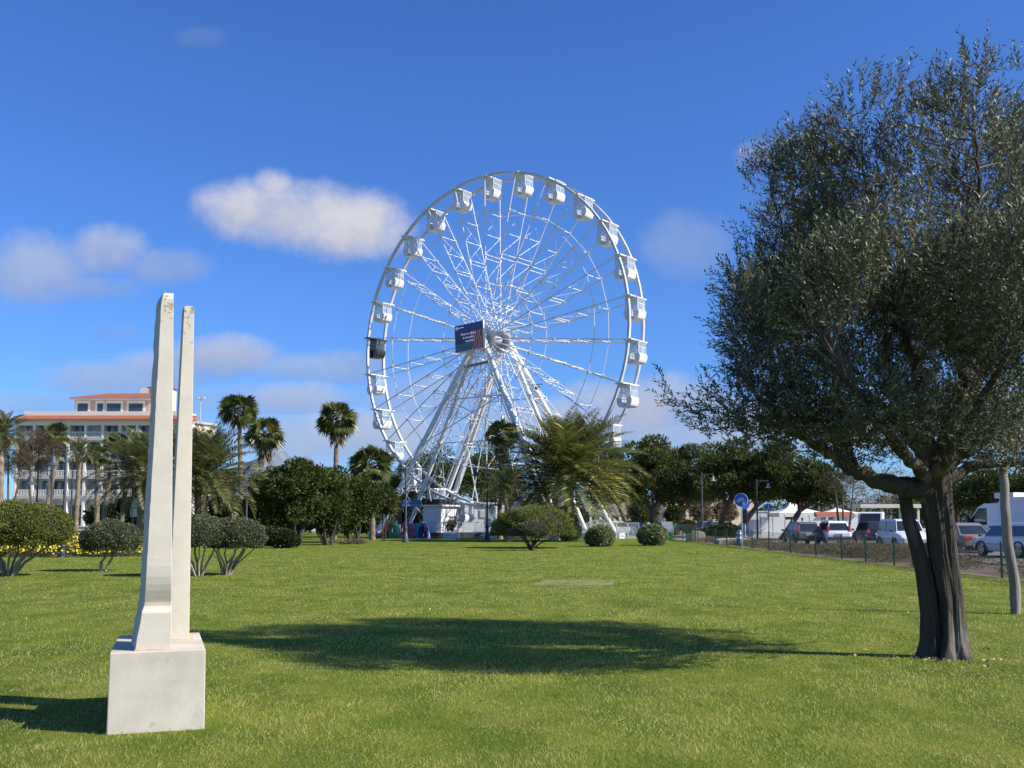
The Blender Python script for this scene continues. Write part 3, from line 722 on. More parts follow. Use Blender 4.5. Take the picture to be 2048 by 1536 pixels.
    # crown volume: overlapping clumps
    cl = [(1400, 760, 75, 65, -1.3), (1372, 690, 42, 48, -1.4), (1450, 840, 70, 36, -1.0), (1540, 872, 80, 34, -.8), (1440, 770, 80, 75, -1.1), (1490, 790, 110, 80, -.9), (1475, 650, 80, 95, -1.1), (1620, 880, 90, 40, -.6), (1720, 885, 100, 42, -.5), (1720, 880, 100, 45, .6), (1820, 885, 80, 50, -.7), (1930, 890, 90, 50, -.6), (1930, 880, 90, 50, .7), (2030, 890, 90, 45, .5), (2010, 940, 70, 26, .3), (2020, 925, 80, 30, -.7), (2100, 900, 80, 40, .1), (2010, 920, 70, 28, 1.0), (1950, 915, 50, 26, -.9), (1535, 560, 100, 110, .2), (1520, 450, 48, 70, .2), (1545, 400, 70, 100, .3),
          (1590, 690, 130, 120, -.4), (1640, 540, 140, 150, .2), (1660, 390, 120, 140, -.1), (1600, 320, 55, 55, .2), (1735, 270, 90, 110, -.3), (1780, 165, 42, 60, -.3), (1700, 220, 45, 50, -.2),
          (1780, 430, 150, 160, -.5), (1850, 300, 85, 90, -.8), (1935, 220, 55, 85, -1.0), (1950, 140, 30, 40, -1.1), (1880, 330, 120, 120, -.9), (1990, 330, 130, 150, .8), (2040, 190, 70, 100, 1.4), (2110, 300, 120, 130, 1.6),
          (1760, 620, 170, 150, -1.6), (1760, 620, 170, 150, 1.5), (1900, 560, 170, 170, -1.9), (1900, 600, 180, 170, 1.5), (2020, 560, 170, 170, 1.8), (2040, 560, 160, 170, -1.9),
          (2170, 480, 170, 150, .4), (2300, 480, 110, 120, .6), (2190, 620, 120, 90, .2),
          (1680, 790, 140, 90, -1.3), (1700, 800, 150, 80, 1.2), (1820, 770, 160, 100, -1.5), (1830, 790, 150, 90, 1.4), (1960, 780, 160, 90, -1.4), (1970, 800, 160, 90, 1.4), (2070, 770, 100, 80, .2),
          (1560, 820, 110, 60, -.7), (1640, 860, 90, 40, -.4), (1900, 440, 200, 170, 0), (1700, 650, 180, 160, 0), (1950, 700, 200, 130, 0), (1550, 640, 120, 120, 1.2), (1620, 500, 120, 130, 1.1)]
    ppm = FPX / base.y
    Pt, Dt = [], []
    for (x, y, rx, ry, dy) in cl:
        c = np.array(W(x, y, dy)); rad = np.array([rx, .9 * (rx + ry) / 2, ry]) / ppm
        n = int(225 * rad[0] * rad[2] * 6.0 * (rad[1] ** .5))
        b = in_ball(n); b *= (np.linalg.norm(b, axis=1, keepdims=True) ** -.25)
        Pt.append(c + b * rad)
        out = unit(b * np.array([1, 1, .8]) + np.array([0, 0, .75]) + .55 * rdirs(n)); Dt.append(out)
    Pt = np.concatenate(Pt); Dt = np.concatenate(Dt)
    # gaps: drop twigs where a coarse pseudo-noise is low
    g = np.sin(Pt[:, 0] * 2.9 + 1.3 * np.sin(Pt[:, 2] * 2.1)) + np.sin(Pt[:, 2] * 3.3 + 1.1 * np.sin(Pt[:, 1] * 2.4)) + np.sin(Pt[:, 1] * 2.7 + Pt[:, 0] * 1.6)
    k = g > -.42 + .7 * (rng.random(len(g)) - .5); Pt, Dt = Pt[k], Dt[k]
    nt = len(Pt)
    L = .17 + .24 * rng.random(nt)
    # twig sticks: thin 3-sided
    S1 = unit(np.cross(Dt, rdirs(nt))) * .0035; S2 = np.cross(Dt, S1)
    bend = np.zeros((nt, 3)); bend[:, 2] = .06 * L
    tip = Pt + Dt * L[:, None] + bend
    V = np.stack([Pt - S1, Pt + S1, Pt + S2, tip], 1).reshape(-1, 3); i0 = np.arange(nt)[:, None] * 4
    F = np.concatenate([i0 + np.array([[0, 1, 3]]), i0 + np.array([[1, 2, 3]]), i0 + np.array([[2, 0, 3]])])
    crown = None
    LV, LF = [], []
    per = 14
    for j in range(per):
        f = (j + .6) / per
        P = Pt + Dt * (L * f)[:, None] + bend * f * f
        side = unit(np.cross(Dt, rdirs(nt)))
        D = unit(Dt * (.75 + .5 * rng.random(nt))[:, None] + side * (.75 + .35 * rng.random(nt))[:, None])
        v, f_ = leaves(P, D, (.052 + .028 * rng.random(nt)), .0165, .04); LF.append(f_ + len(LV) * len(v)); LV.append(v)
    crown = np_obj('crown', np.concatenate(LV), np.concatenate(LF), M_olive, T)
    crown.data.materials[0] = M_olive
    o = np_obj('twig', V, F, M_bark, crown); stuff(o)
    # fine branches feeding the crown
    LPn = np.array([tuple(p) for p in lp]); mb = MB(); random.seed(11)
    idx = rng.choice(nt, 420, replace=False)
    for i in idx:
        p = Pt[i]; d = np.linalg.norm(LPn - p - np.array([0, 0, -.3]), axis=1); q = Vector(LPn[np.argmin(d)]); p = Vector(p)
        ln = (p - q).length
        if ln < .25 or ln > 1.7: continue
        m1 = q.lerp(p, .4) + Vector((random.uniform(-1, 1), random.uniform(-1, 1), random.uniform(-.2, 1))) * .10 * ln
        m2 = q.lerp(p, .75) + Vector((random.uniform(-1, 1), random.uniform(-1, 1), random.uniform(-.4, .8))) * .07 * ln
        r0 = .007 + .006 * ln; mb.tube([q, m1, m2, p], [r0, r0 * .7, r0 * .45, .005], 5, False)
    stuff(mb.build('branch', M_bark, trunk, smooth=True))
olive_tree()

def wooden_prop():
    b = G(2030, 1228); tp = at(2004, 925, b.y) - b
    mb = MB(); n = 14; random.seed(4)
    pts = [Vector((0, 0, -.1)).lerp(tp, i / n) + Vector((.05 * math.sin(i * .55), 0, 0)) * (1 - i / n) + Vector((random.uniform(-.008, .008), random.uniform(-.008, .008), 0)) for i in range(n + 1)]
    mb.tube(pts, [.088 - .018 * i / n + random.uniform(-.005, .005) for i in range(n + 1)], 12)
    o = mb.build('wooden_prop', M_driftwood, None, smooth=True); o.location = b
    tag(o, 'grey weathered wooden post propping up an olive limb', 'post')
wooden_prop()

def clump_foliage(name, m, clumps, n, L, W_, parent, flat=0.0, hollow=.35, upb=.2):
    """clumps: (centre, radii) lists in local metres; leaves on short sprays through each clump"""
    vol = np.array([r[0] * r[1] * r[2] for _, r in clumps]) ** .75; vol = vol / vol.sum()
    P, D = [], []
    for (c, r_), q in zip(clumps, vol):
        k = max(8, int(n * q)); d = rdirs(k); s = hollow + (1 - hollow) * rng.random((k, 1)) ** .55
        s *= 1 + .10 * np.sin(d[:, :1] * 9 + c[0]) * np.sin(d[:, 2:] * 8 + c[2])
        P.append(np.array(c) + d * s * np.array(r_)); D.append(unit(d + .8 * rdirs(k) + np.array([0, 0, upb])))
    P = np.concatenate(P); D = np.concatenate(D)
    V, F = leaves(P, D, L * (.7 + .6 * rng.random(len(P))), W_ * (.7 + .6 * rng.random(len(P))), .08)
    return np_obj(name, V, F, m, parent)

def random_clumps(c, rad, k, rmin, rmax, seed, up=False):
    rs = np.random.default_rng(seed); out = []
    for i in range(k):
        d = rs.normal(size=3); d /= np.linalg.norm(d)
        if up: d[2] = abs(d[2]) * .9 - .15
        s = .45 + .45 * rs.random(); r_ = rmin + (rmax - rmin) * rs.random() ** 1.6
        out.append((np.array(c) + d * s * np.array(rad), np.array([r_, r_, r_ * .8])))
    return out

def multi_stem_tree(name, label, cat, base, cx, crown_c, rad, n, m, bark, seed, stems=4, leaf=(.17, .10), group=None, k=16):
    T = thing(name, label, cat, base, 0, group); random.seed(seed)
    cc = Vector(crown_c)
    for s in range(stems):
        a = 2 * PI * s / stems + random.uniform(-.5, .5); foot = Vector((.25 * math.cos(a), .25 * math.sin(a), -.05))
        tipp = cc + Vector((rad[0] * .55 * math.cos(a), rad[1] * .55 * math.sin(a), random.uniform(-.3, .3) * rad[2]))
        mid = foot.lerp(tipp, .45) + Vector((random.uniform(-.25, .25), random.uniform(-.25, .25), 0))
        mb = MB(); mb.tube([foot, foot.lerp(mid, .5) + Vector((random.uniform(-.1, .1), 0, .05)), mid, mid.lerp(tipp, .5), tipp], [.12, .10, .085, .06, .03], 7)
        mb.build('trunk', bark, T, smooth=True)
    cl = random_clumps(cc, rad, k, .28 * min(rad), .52 * min(rad), seed) + [(np.array(cc), np.array(rad) * .62)]
    clump_foliage('crown', m, cl, n, leaf[0], leaf[1], T)
    return T

def topiary(name, label, base, crown_c, rad, n, m, seed, stems, leaf=(.05, .03), stem_m=M_stem, group='clipped dome shrubs', flatb=.5, core=True, spread=.5, tilt=0, sub='stem', lean=.6):
    """clipped dome on a bundle of thin curving stems"""
    T = thing(name, label, 'shrub', base, 0, group); random.seed(seed); c = Vector(crown_c)
    k = n; d = rdirs(k); d[:, 2] = np.where(d[:, 2] < -flatb, -flatb * (.7 + .3 * rng.random(k)), d[:, 2])
    b = .955 + .05 * rng.random((k, 1)) - .16 * rng.random((k, 1)) ** 2.5 + .04 * np.sin(d[:, :1] * 13 + seed) * np.sin(d[:, 2:] * 11 + seed) + .05 * np.sin(d[:, 1:2] * 6 + d[:, :1] * 5 + seed) + .10 * (rng.random((k, 1)) < .02) * rng.random((k, 1))
    off = d * b * np.array(rad)
    if tilt: off[:, 2] += off[:, 0] * tilt
    P = np.array(c) + off
    D = unit(d * .55 + rdirs(k) + np.array([0, 0, .25])); V, F = leaves(P, D, leaf[0] * (.7 + .7 * rng.random(k)), leaf[1] * (.7 + .6 * rng.random(k)), .1)
    cr = np_obj('crown', V, F, m, T)
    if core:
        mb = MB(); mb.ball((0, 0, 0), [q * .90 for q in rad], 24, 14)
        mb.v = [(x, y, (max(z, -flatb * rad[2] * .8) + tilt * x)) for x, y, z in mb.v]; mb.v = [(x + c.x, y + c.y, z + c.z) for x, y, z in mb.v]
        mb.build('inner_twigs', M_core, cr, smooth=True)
    for s in range(stems):
        a = 2 * PI * (s + random.uniform(-.3, .3)) / max(1, stems); q = spread * (.5 + .5 * random.random())
        foot = Vector((.10 * math.cos(a), .10 * math.sin(a), -.04))
        tp = Vector((c.x + rad[0] * q * math.cos(a), c.y + rad[1] * q * math.sin(a), c.z - flatb * rad[2] * .7 + tilt * rad[0] * q * math.cos(a)))
        m1 = foot.lerp(tp, .35) + Vector((random.uniform(-.07, .07) - .12 * tp.x * lean, random.uniform(-.07, .07) - .12 * tp.y * lean, .03)); m2 = foot.lerp(tp, .7) + Vector((random.uniform(-.07, .07), random.uniform(-.07, .07), 0))
        r0 = random.uniform(.028, .05) * (.6 + .4 * rad[2]); mb = MB(); mb.tube([foot, m1, m2, tp], [r0 * 1.25, r0, r0 * .75, r0 * .55], 7)
        mb.build(sub, stem_m, T, smooth=True)
    return T

def px_dome(x, y0, y1, rxp, base_px):
    """crown centre and radii in metres relative to the base pixel's ground point"""
    b = G(*base_px); s = FPX / b.y
    c = at(x, (y0 + y1) / 2, b.y) - b
    return b, c, rxp / s, (y1 - y0) / 2 / s
# left lawn topiaries
b, c, rx, rz = px_dome(222, 1040, 1118, 57, (205, 1142))
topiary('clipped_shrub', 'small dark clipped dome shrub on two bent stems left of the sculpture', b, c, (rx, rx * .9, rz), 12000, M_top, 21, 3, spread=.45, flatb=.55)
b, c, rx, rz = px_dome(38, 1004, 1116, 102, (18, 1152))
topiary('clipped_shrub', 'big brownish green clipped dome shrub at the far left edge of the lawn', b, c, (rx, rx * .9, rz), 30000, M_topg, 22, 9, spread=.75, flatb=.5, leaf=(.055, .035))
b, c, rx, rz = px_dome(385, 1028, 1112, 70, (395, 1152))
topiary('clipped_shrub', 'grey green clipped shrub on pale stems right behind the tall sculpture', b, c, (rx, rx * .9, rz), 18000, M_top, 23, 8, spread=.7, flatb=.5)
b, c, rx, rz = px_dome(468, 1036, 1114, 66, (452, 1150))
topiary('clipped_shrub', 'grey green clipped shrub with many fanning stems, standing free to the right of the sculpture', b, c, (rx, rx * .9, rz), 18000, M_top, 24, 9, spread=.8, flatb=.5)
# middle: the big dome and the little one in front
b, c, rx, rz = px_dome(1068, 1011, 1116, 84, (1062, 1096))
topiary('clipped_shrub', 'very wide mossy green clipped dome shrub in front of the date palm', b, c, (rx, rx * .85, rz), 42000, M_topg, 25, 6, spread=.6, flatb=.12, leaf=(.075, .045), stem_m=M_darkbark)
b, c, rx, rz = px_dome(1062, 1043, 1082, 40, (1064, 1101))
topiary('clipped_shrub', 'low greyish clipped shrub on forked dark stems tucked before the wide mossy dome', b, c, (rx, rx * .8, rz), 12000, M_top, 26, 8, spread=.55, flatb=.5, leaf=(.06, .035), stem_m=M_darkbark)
for x, y0, y1, rx_, by, lab in ((1140, 1043, 1083, 22, 1083, 'round pale leaved bush half hidden behind the wide mossy dome'), (1200, 1053, 1096, 28, 1093, 'round pale leaved bush in front of the low white glass barrier'), (1305, 1050, 1093, 29, 1091, 'round pale leaved bush beside the green recycling kiosk')):
    b, c, rx, rz = px_dome(x, y0, y1, rx_, (x, by))
    topiary('round_bush', lab, b, c, (rx, rx, rz), 5200, M_oleander, int(x), 5, leaf=(.15, .06), group='round bushes on the lawn edge', flatb=.8, spread=.3, stem_m=M_darkbark)

# dark evergreen trees left of the wheel
for i, (x, y, rx, ry, by, lab, n) in enumerate(((592, 985, 66, 78, 1092, 'dark evergreen multi stemmed tree with the highest pointed top, left of the tall fan palm', 15000), (648, 1008, 66, 76, 1090, 'dark evergreen tree under the tall fan palm, middle of the thicket', 14000),
                                             (700, 1002, 72, 68, 1085, 'dark evergreen tree at the right end of the thicket beside the coloured letters', 16000), (540, 1000, 46, 62, 1086, 'dark evergreen tree at the left end of the thicket', 8000))):
    b = G(x + (8 if i else 0), by); s = FPX / b.y; c = at(x, y, b.y) - b
    multi_stem_tree('evergreen_tree', lab, 'tree', b, x, c, (rx / s, rx / s * .9, ry / s), n, M_dark, M_darkbark, 30 + i, stems=5, leaf=(.21, .12), group='dark evergreen thicket', k=30)
T = None
b = G(590, 1090); s = FPX / b.y
def bush(name, label, x, y, rxp, ryp, Y, n, m, seed, leaf=(.2, .12), group=None, cat='bush', depth=.8, k=12):
    c = at(x, y, Y); s = FPX / Y; base = Vector((c.x, Y, 0)); rad = (rxp / s, rxp / s * depth, ryp / s)
    T = thing(name, label, cat, base, 0, group); cl = random_clumps((0, 0, c.z), rad, k, .35 * min(rad), .6 * min(rad), seed) + [(np.array((0, 0, c.z)), np.array(rad) * .8)]
    clump_foliage('crown', m, cl, n, leaf[0], leaf[1], T)
    mb = MB(); random.seed(seed)
    for j in range(3):
        a = 2.1 * j; mb.tube([(.1 * math.cos(a), .1 * math.sin(a), -.05), (.3 * rad[0] * math.cos(a), .3 * rad[1] * math.sin(a), max(.1, c.z))], [.06, .03], 6)
    mb.build('stem', M_darkbark, T)
    return T
bush('hedge_bush', 'dark clipped bush at the foot of the evergreen thicket', 562, 1076, 44, 22, 60, 7000, M_hedge, 41, (.14, .08))
bush('hedge_bush', 'dense green bush behind the shrubs right of the sculpture', 450, 1010, 40, 30, 72, 6000, M_dark, 42)
bush('hedge_bush', 'green bush behind the lamp post among the palm trunks', 505, 1020, 30, 30, 76, 4000, M_dark, 43)
bush('fan_palm_bush', 'low bushy palm shoots beside the first coloured letter', 768, 1002, 22, 24, 80, 3500, M_fan, 44, (.5, .07))
bush('hedge_bush', 'dark bush in front of the hotel ground floor arches', 205, 1030, 34, 26, 104, 4500, M_hedge, 45, (.3, .2))
bush('hedge_bush', 'dark bush under the leaning palm trunks before the hotel', 258, 1024, 36, 34, 106, 4500, M_hedge, 46, (.3, .2))
bush('hedge_bush', 'dark bush at the right foot of the hotel behind the sculpture', 335, 1030, 50, 34, 108, 5000, M_hedge, 47, (.3, .2))
bush('hedge_bush', 'small round green bush by the low pink wall', 156, 1072, 14, 10, 64, 1500, M_topg, 48, (.1, .06))
for i, (x, y, rx, ry, Y) in enumerate(((600, 1046, 46, 18, 112), (668, 1044, 44, 20, 114), (735, 1046, 40, 18, 110))):
    bush('background_hedge', ('dark hedge far behind the left trunks of the evergreen thicket', 'dark hedge far behind the middle trunks of the evergreen thicket', 'dark hedge far behind the right trunks of the evergreen thicket')[i], x, y, rx, ry, Y, 3500, M_hedge, 95 + i, (.35, .2), 'hedges behind the thicket', 'hedge', .5, 14)
bush('dry_shrub', 'low patch of dry brown twigs on the lawn below the thicket', 705, 1087, 32, 6, 70, 2500, M_drybush, 49, (.22, .03))

def flower_bed():
    T = thing('flower_bed', 'long bed of grey green daisies with yellow flowers by the lawn', 'flower bed', (-19.5, 46, 0), R(12))
    cl = []; rs = np.random.default_rng(5)
    for i in range(70): cl.append((np.array([-7 + 10.6 * rs.random(), -.5 + 3.6 * rs.random() ** 1.2, .30 + .12 * rs.random()]), np.array([.8, .7, .42 + .25 * rs.random()])))
    for i in range(14): cl.append((np.array([-1.5 + 3.0 * rs.random(), 4 + 6 * rs.random(), .5]), np.array([1.1, .9, .6])))
    clump_foliage('foliage', M_top, cl, 26000, .13, .045, T)
    P = []
    for c, r_ in cl:
        d = rdirs(17); d[:, 2] = np.abs(d[:, 2]) - .35; d[:, 1] = -np.abs(d[:, 1]) - .15; P.append(c + unit(d) * r_ * 1.05)
    P = np.concatenate(P); n = len(P); N = unit(np.tile([0.3, -1.0, .7], (n, 1)) + .5 * rdirs(n)); A = unit(np.cross(N, rdirs(n))); B = np.cross(N, A)
    r_ = (.028 + .028 * rng.random(n))[:, None]
    V = np.stack([P + (A * math.cos(k * PI / 3) + B * math.sin(k * PI / 3)) * r_ for k in range(6)], 1).reshape(-1, 3)
    stuff(np_obj('flower', V, np.arange(6 * n).reshape(-1, 6), M_petal, T))
flower_bed()

def dry_strip():
    T = thing('dry_shrub_hedge', 'low straggling row of dry brown shrubs behind the green wire fence', 'hedge', (15.3, 30, 0)); rs = np.random.default_rng(8); cl = []
    for i in range(120):
        y = -4 + 58 * rs.random(); h = (.30 + .12 * rs.random()) if 8 < y < 19 else (.10 + .10 * rs.random() if y > 19 else .14 + .12 * rs.random()); cl.append((np.array([-1.3 + 2.6 * rs.random(), y, h * .7]), np.array([.7, .9, h])))
    clump_foliage('foliage', M_drybush, cl, 60000, .17, .016, T, hollow=.2, upb=.5)
dry_strip()

# ---- palms
def fan_leaf_arrays(n, seed, rmin, rmax, droop_from=-.55):
    """n fan leaves radiating from the origin; returns V, F quads"""
    rs = np.random.default_rng(seed); Vs, Fs = [], []; o = 0
    for i in range(n):
        el = math.asin(-.72 + 1.70 * ((i + .5) / n) ** 1.05); az = i * 2.39996 + rs.uniform(-.3, .3)
        pl = rmin * rs.uniform(.75, 1.1) * (.75 + .25 * math.cos(el)); fl = (rmax - rmin) * rs.uniform(.85, 1.15)
        d = np.array([math.cos(el) * math.cos(az), math.cos(el) * math.sin(az), math.sin(el)])
        s = np.cross(d, [0, 0, 1.0]); s /= max(np.linalg.norm(s), 1e-6); u = np.cross(s, d)
        tw = rs.uniform(-1.35, 1.35); s, u = s * math.cos(tw) + u * math.sin(tw), u * math.cos(tw) - s * math.sin(tw)
        c = d * pl
        Vs.append(np.array([s * .02, -s * .02, c - s * .015, c + s * .015])); Fs.append(np.array([[0, 1, 2, 3]]) + o); o += 4
        m = 15
        for k in range(m):
            th = (k / (m - 1) - .5) * 2.5; e = d * math.cos(th) + s * math.sin(th); w = np.cross(e, u); w /= np.linalg.norm(w)
            ll = fl * (.72 + .28 * math.cos(th)); mid = c + e * ll * .62 + u * .04; tip = c + e * ll * rs.uniform(.85, 1.1) - np.array([0, 0, 1]) * ll * (.08 + .22 * rs.random()) * (1.2 - d[2] * .6)
            ww = ll * .066
            Vs.append(np.array([c, mid + w * ww, tip, mid - w * ww])); Fs.append(np.array([[0, 1, 2, 3]]) + o); o += 4
    return np.concatenate(Vs), np.concatenate(Fs)
def palm_trunk(h, r0, r1, m, T, lean=(0, 0), name='trunk', scar=.03):
    mb = MB(); n = max(8, int(h * 3)); pts = [Vector((lean[0] * (i / n) ** 1.5, lean[1] * (i / n), h * i / n - .05)) for i in range(n + 1)]
    random.seed(int(h * 100)); mb.tube(pts, [(r0 + (r1 - r0) * i / n) * (1 + (.0 if i % 2 else .13) + random.uniform(-scar, scar)) for i in range(n + 1)], 11)
    return mb.build(name, m, T, smooth=False)
FAN = {}
def fan_palm(label, x, ycrown, rpx, Y, seed, xb=None, skirt=1.0, group='fan palms'):
    c = at(x, ycrown, Y); r_ = rpx * Y / FPX; xb = x if xb is None else xb; bx = at(xb, 1060, Y).x
    T = thing('fan_palm', label, 'palm tree', (bx, Y, 0), 0, group); lean = (c.x - bx, 0)
    tr = palm_trunk(c.z, .24, .17, M_palmbark, T, lean)
    V, F = fan_leaf_arrays(46, seed, r_ * .48, r_ * 1.08); V = V + np.array([lean[0], 0, c.z]); np_obj('crown', V, F, M_fan, T)
    if skirt:
        rs = np.random.default_rng(seed); k = int(130 * skirt); a = rs.random(k) * 2 * PI; zz = c.z - .15 * r_ - rs.random(k) * r_ * .55 * skirt
        P = np.stack([lean[0] + .16 * np.cos(a), .16 * np.sin(a), zz], 1); D = unit(np.stack([np.cos(a) * (.25 + .5 * rs.random(k)), np.sin(a) * (.25 + .5 * rs.random(k)), -np.ones(k)], 1))
        V, F = leaves(P, D, r_ * (.45 + .35 * rs.random(k)), r_ * .09); np_obj('dead_leaf_skirt', V, F, M_dead, T)
    return T
def frond_arrays(n, seed, ln, lift=.9, droop=1.0, nl=44):
    """n arching pinnate fronds from the origin"""
    rs = np.random.default_rng(seed); Vs, Fs = [], []; o = 0
    for i in range(n):
        q = (i + .5) / n; el = math.radians(-22 + 105 * q ** .9) ; az = i * 2.39996 + rs.uniform(-.3, .3); L = ln * rs.uniform(.85, 1.1) * (.85 + .15 * math.sin(PI * q))
        h = np.array([math.cos(az), math.sin(az), 0]); st = 12; pts = [np.zeros(3)]; e = el; tw = rs.uniform(-.25, .25); h2 = h.copy(); sd0 = np.array([-math.sin(az), math.cos(az), 0])
        for k in range(st):
            e -= droop * (1.35 / st) * (k / st + .25) * (1.15 if q < .5 else .95 - .75 * (q - .5)); h2 = h * math.cos(tw * k / st) + sd0 * math.sin(tw * k / st)
            pts.append(pts[-1] + (h2 * math.cos(e) + np.array([0, 0, math.sin(e)])) * L / st)
        pts = np.array(pts)
        for k in range(st):
            d = pts[k + 1] - pts[k]; s = np.cross(d, [0, 0, 1.0]); s /= max(np.linalg.norm(s), 1e-6); w = .028 * (1 - k / st) + .006
            Vs.append(np.array([pts[k] - s * w, pts[k] + s * w, pts[k + 1] + s * w * .85, pts[k + 1] - s * w * .85])); Fs.append(np.array([[0, 1, 2, 3]]) + o); o += 4
        for k in range(nl):
            f = .10 + .90 * (k + .5) / nl; a = f * st; j = min(int(a), st - 1); p = pts[j] + (pts[j + 1] - pts[j]) * (a - j); d = pts[j + 1] - pts[j]; d /= np.linalg.norm(d)
            s = np.cross(d, [0, 0, 1.0]); s /= max(np.linalg.norm(s), 1e-6); up = np.cross(s, d); ll = L * (.20 * math.sin(PI * min(1, f * .86 + .10)) + .03)
            for sg in (-1, 1):
                e_ = d * .75 + s * sg * (.85 + .2 * rs.random()) + up * (.35 + .25 * rs.random()); e_ /= np.linalg.norm(e_)
                tip = p + e_ * ll + np.array([0, 0, -.16 * ll]); mid = p + e_ * ll * .5; w = np.cross(e_, up + .3 * rs.normal(size=3)); w /= max(np.linalg.norm(w), 1e-6); w *= ll * .032 + .010
                Vs.append(np.array([p, mid + w, tip, mid - w])); Fs.append(np.array([[0, 1, 2, 3]]) + o); o += 4
    return np.concatenate(Vs), np.concatenate(Fs)
def date_palm(label, x, ybase_crown, rpx, Y, seed, n=46, r0=.30, m=None, xb=None, droop=1.0, group='date palms', nl=44):
    c = at(x, ybase_crown, Y); ln = rpx * Y / FPX * 1.12; bx = c.x if xb is None else at(xb, 1060, Y).x
    T = thing('date_palm', label, 'palm tree', (bx, Y, 0), 0, group); lean = (c.x - bx, 0)
    palm_trunk(c.z, r0, r0 * .85, M_palmbark, T, lean, scar=.08)
    V, F = frond_arrays(n, seed, ln, droop=droop, nl=nl); np_obj('crown', V + np.array([lean[0], 0, c.z]), F, m or M_phoenix, T)
    rs = np.random.default_rng(seed); k = 60; a = rs.random(k) * 2 * PI; P = np.stack([lean[0] + r0 * .8 * np.cos(a), r0 * .8 * np.sin(a), c.z - .1 - .9 * rs.random(k)], 1)
    D = unit(np.stack([np.cos(a) * .7, np.sin(a) * .7, .55 * np.ones(k)], 1)); V, F = leaves(P, D, .55, .12); np_obj('frond_stub', V, F, M_dead, T)
    return T
fan_palm('tallest fan palm, its shaggy head alone against the sky above the thicket', 675, 838, 45, 90, 1, 668, 1.0)
fan_palm('short fan palm beside the left rim of the wheel', 742, 930, 48, 84, 2, 745, .8)
fan_palm('tall fan palm with a broad dark head and hardly any skirt', 478, 822, 44, 96, 3, 482, .4)
fan_palm('fan palm with a long brown skirt of dead leaves beside the thicket', 530, 866, 42, 88, 4, 512, 1.6)
fan_palm('fan palm with a dark green head in front of the hotel balconies', 195, 912, 26, 95, 5, 193, .4)
fan_palm('pale green fan palm with a slanting trunk in front of the hotel', 232, 886, 28, 100, 6, 205, .3)
fan_palm('yellowish fan palm at the left hotel corner behind the brown tree', 112, 868, 30, 102, 7, 97, .5)
fan_palm('small bright fan palm between the lamp posts and the hotel', 118, 900, 20, 99, 8, 88, .3)
fan_palm('fan palm with a slim trunk close behind the sculpture', 262, 905, 26, 98, 9, 242, .4)
fan_palm('low fan palm behind the big date palm right of the sculpture', 450, 960, 30, 92, 10, 455, .5)
fan_palm('slim fan palm trunk right behind the tall date palm fronds', 428, 905, 26, 94, 12, 437, .4)
fan_palm('fan palm standing left of the big yellowing date palm', 1003, 868, 36, 88, 11, 1000, 1.6)
date_palm('large date palm with arching fronds right of the sculpture', 404, 962, 132, 62, 21, 84, .40)
date_palm('date palm whose left fronds spread out from behind the sculpture', 290, 955, 112, 60, 22, 70, .34)
date_palm('slender date palm with a dark leaning trunk in front of the hotel', 160, 905, 38, 75, 23, 26, .17, xb=151, nl=30)
date_palm('date palm cut by the left edge of the photo', 3, 870, 58, 70, 24, 36, .28, xb=-6)
date_palm('big yellowing date palm with a huge drooping crown in front of the wheel', 1138, 958, 152, 80, 25, 130, .40, m=M_phoenixy, droop=.98, nl=50)
date_palm('small dark date palm under the left side of the big yellowing one', 1016, 985, 62, 77, 26, 34, .24, nl=34)

# brown winter trees at the left
def bare_tree(label, x, y, rxp, ryp, Y, seed, m, n=7000, stems=3):
    c = at(x, y, Y); s = FPX / Y; base = Vector((c.x, Y, 0))
    multi_stem_tree('bare_tree', label, 'tree', base, x, Vector((0, 0, c.z)), (rxp / s, rxp / s * .8, ryp / s), n, m, M_bark, seed, stems, (.42, .03), 'brown winter trees', 18)
bare_tree('brown leafless tree at the far left in front of the hotel corner', 22, 905, 52, 60, 84, 51, M_brownleaf)
bare_tree('brown twiggy tree before the left hotel bays', 80, 905, 42, 52, 88, 52, M_brownleaf, 6000)
bare_tree('brown twiggy tree low behind the sculpture', 285, 1005, 30, 52, 86, 53, M_brownleaf, 5000)

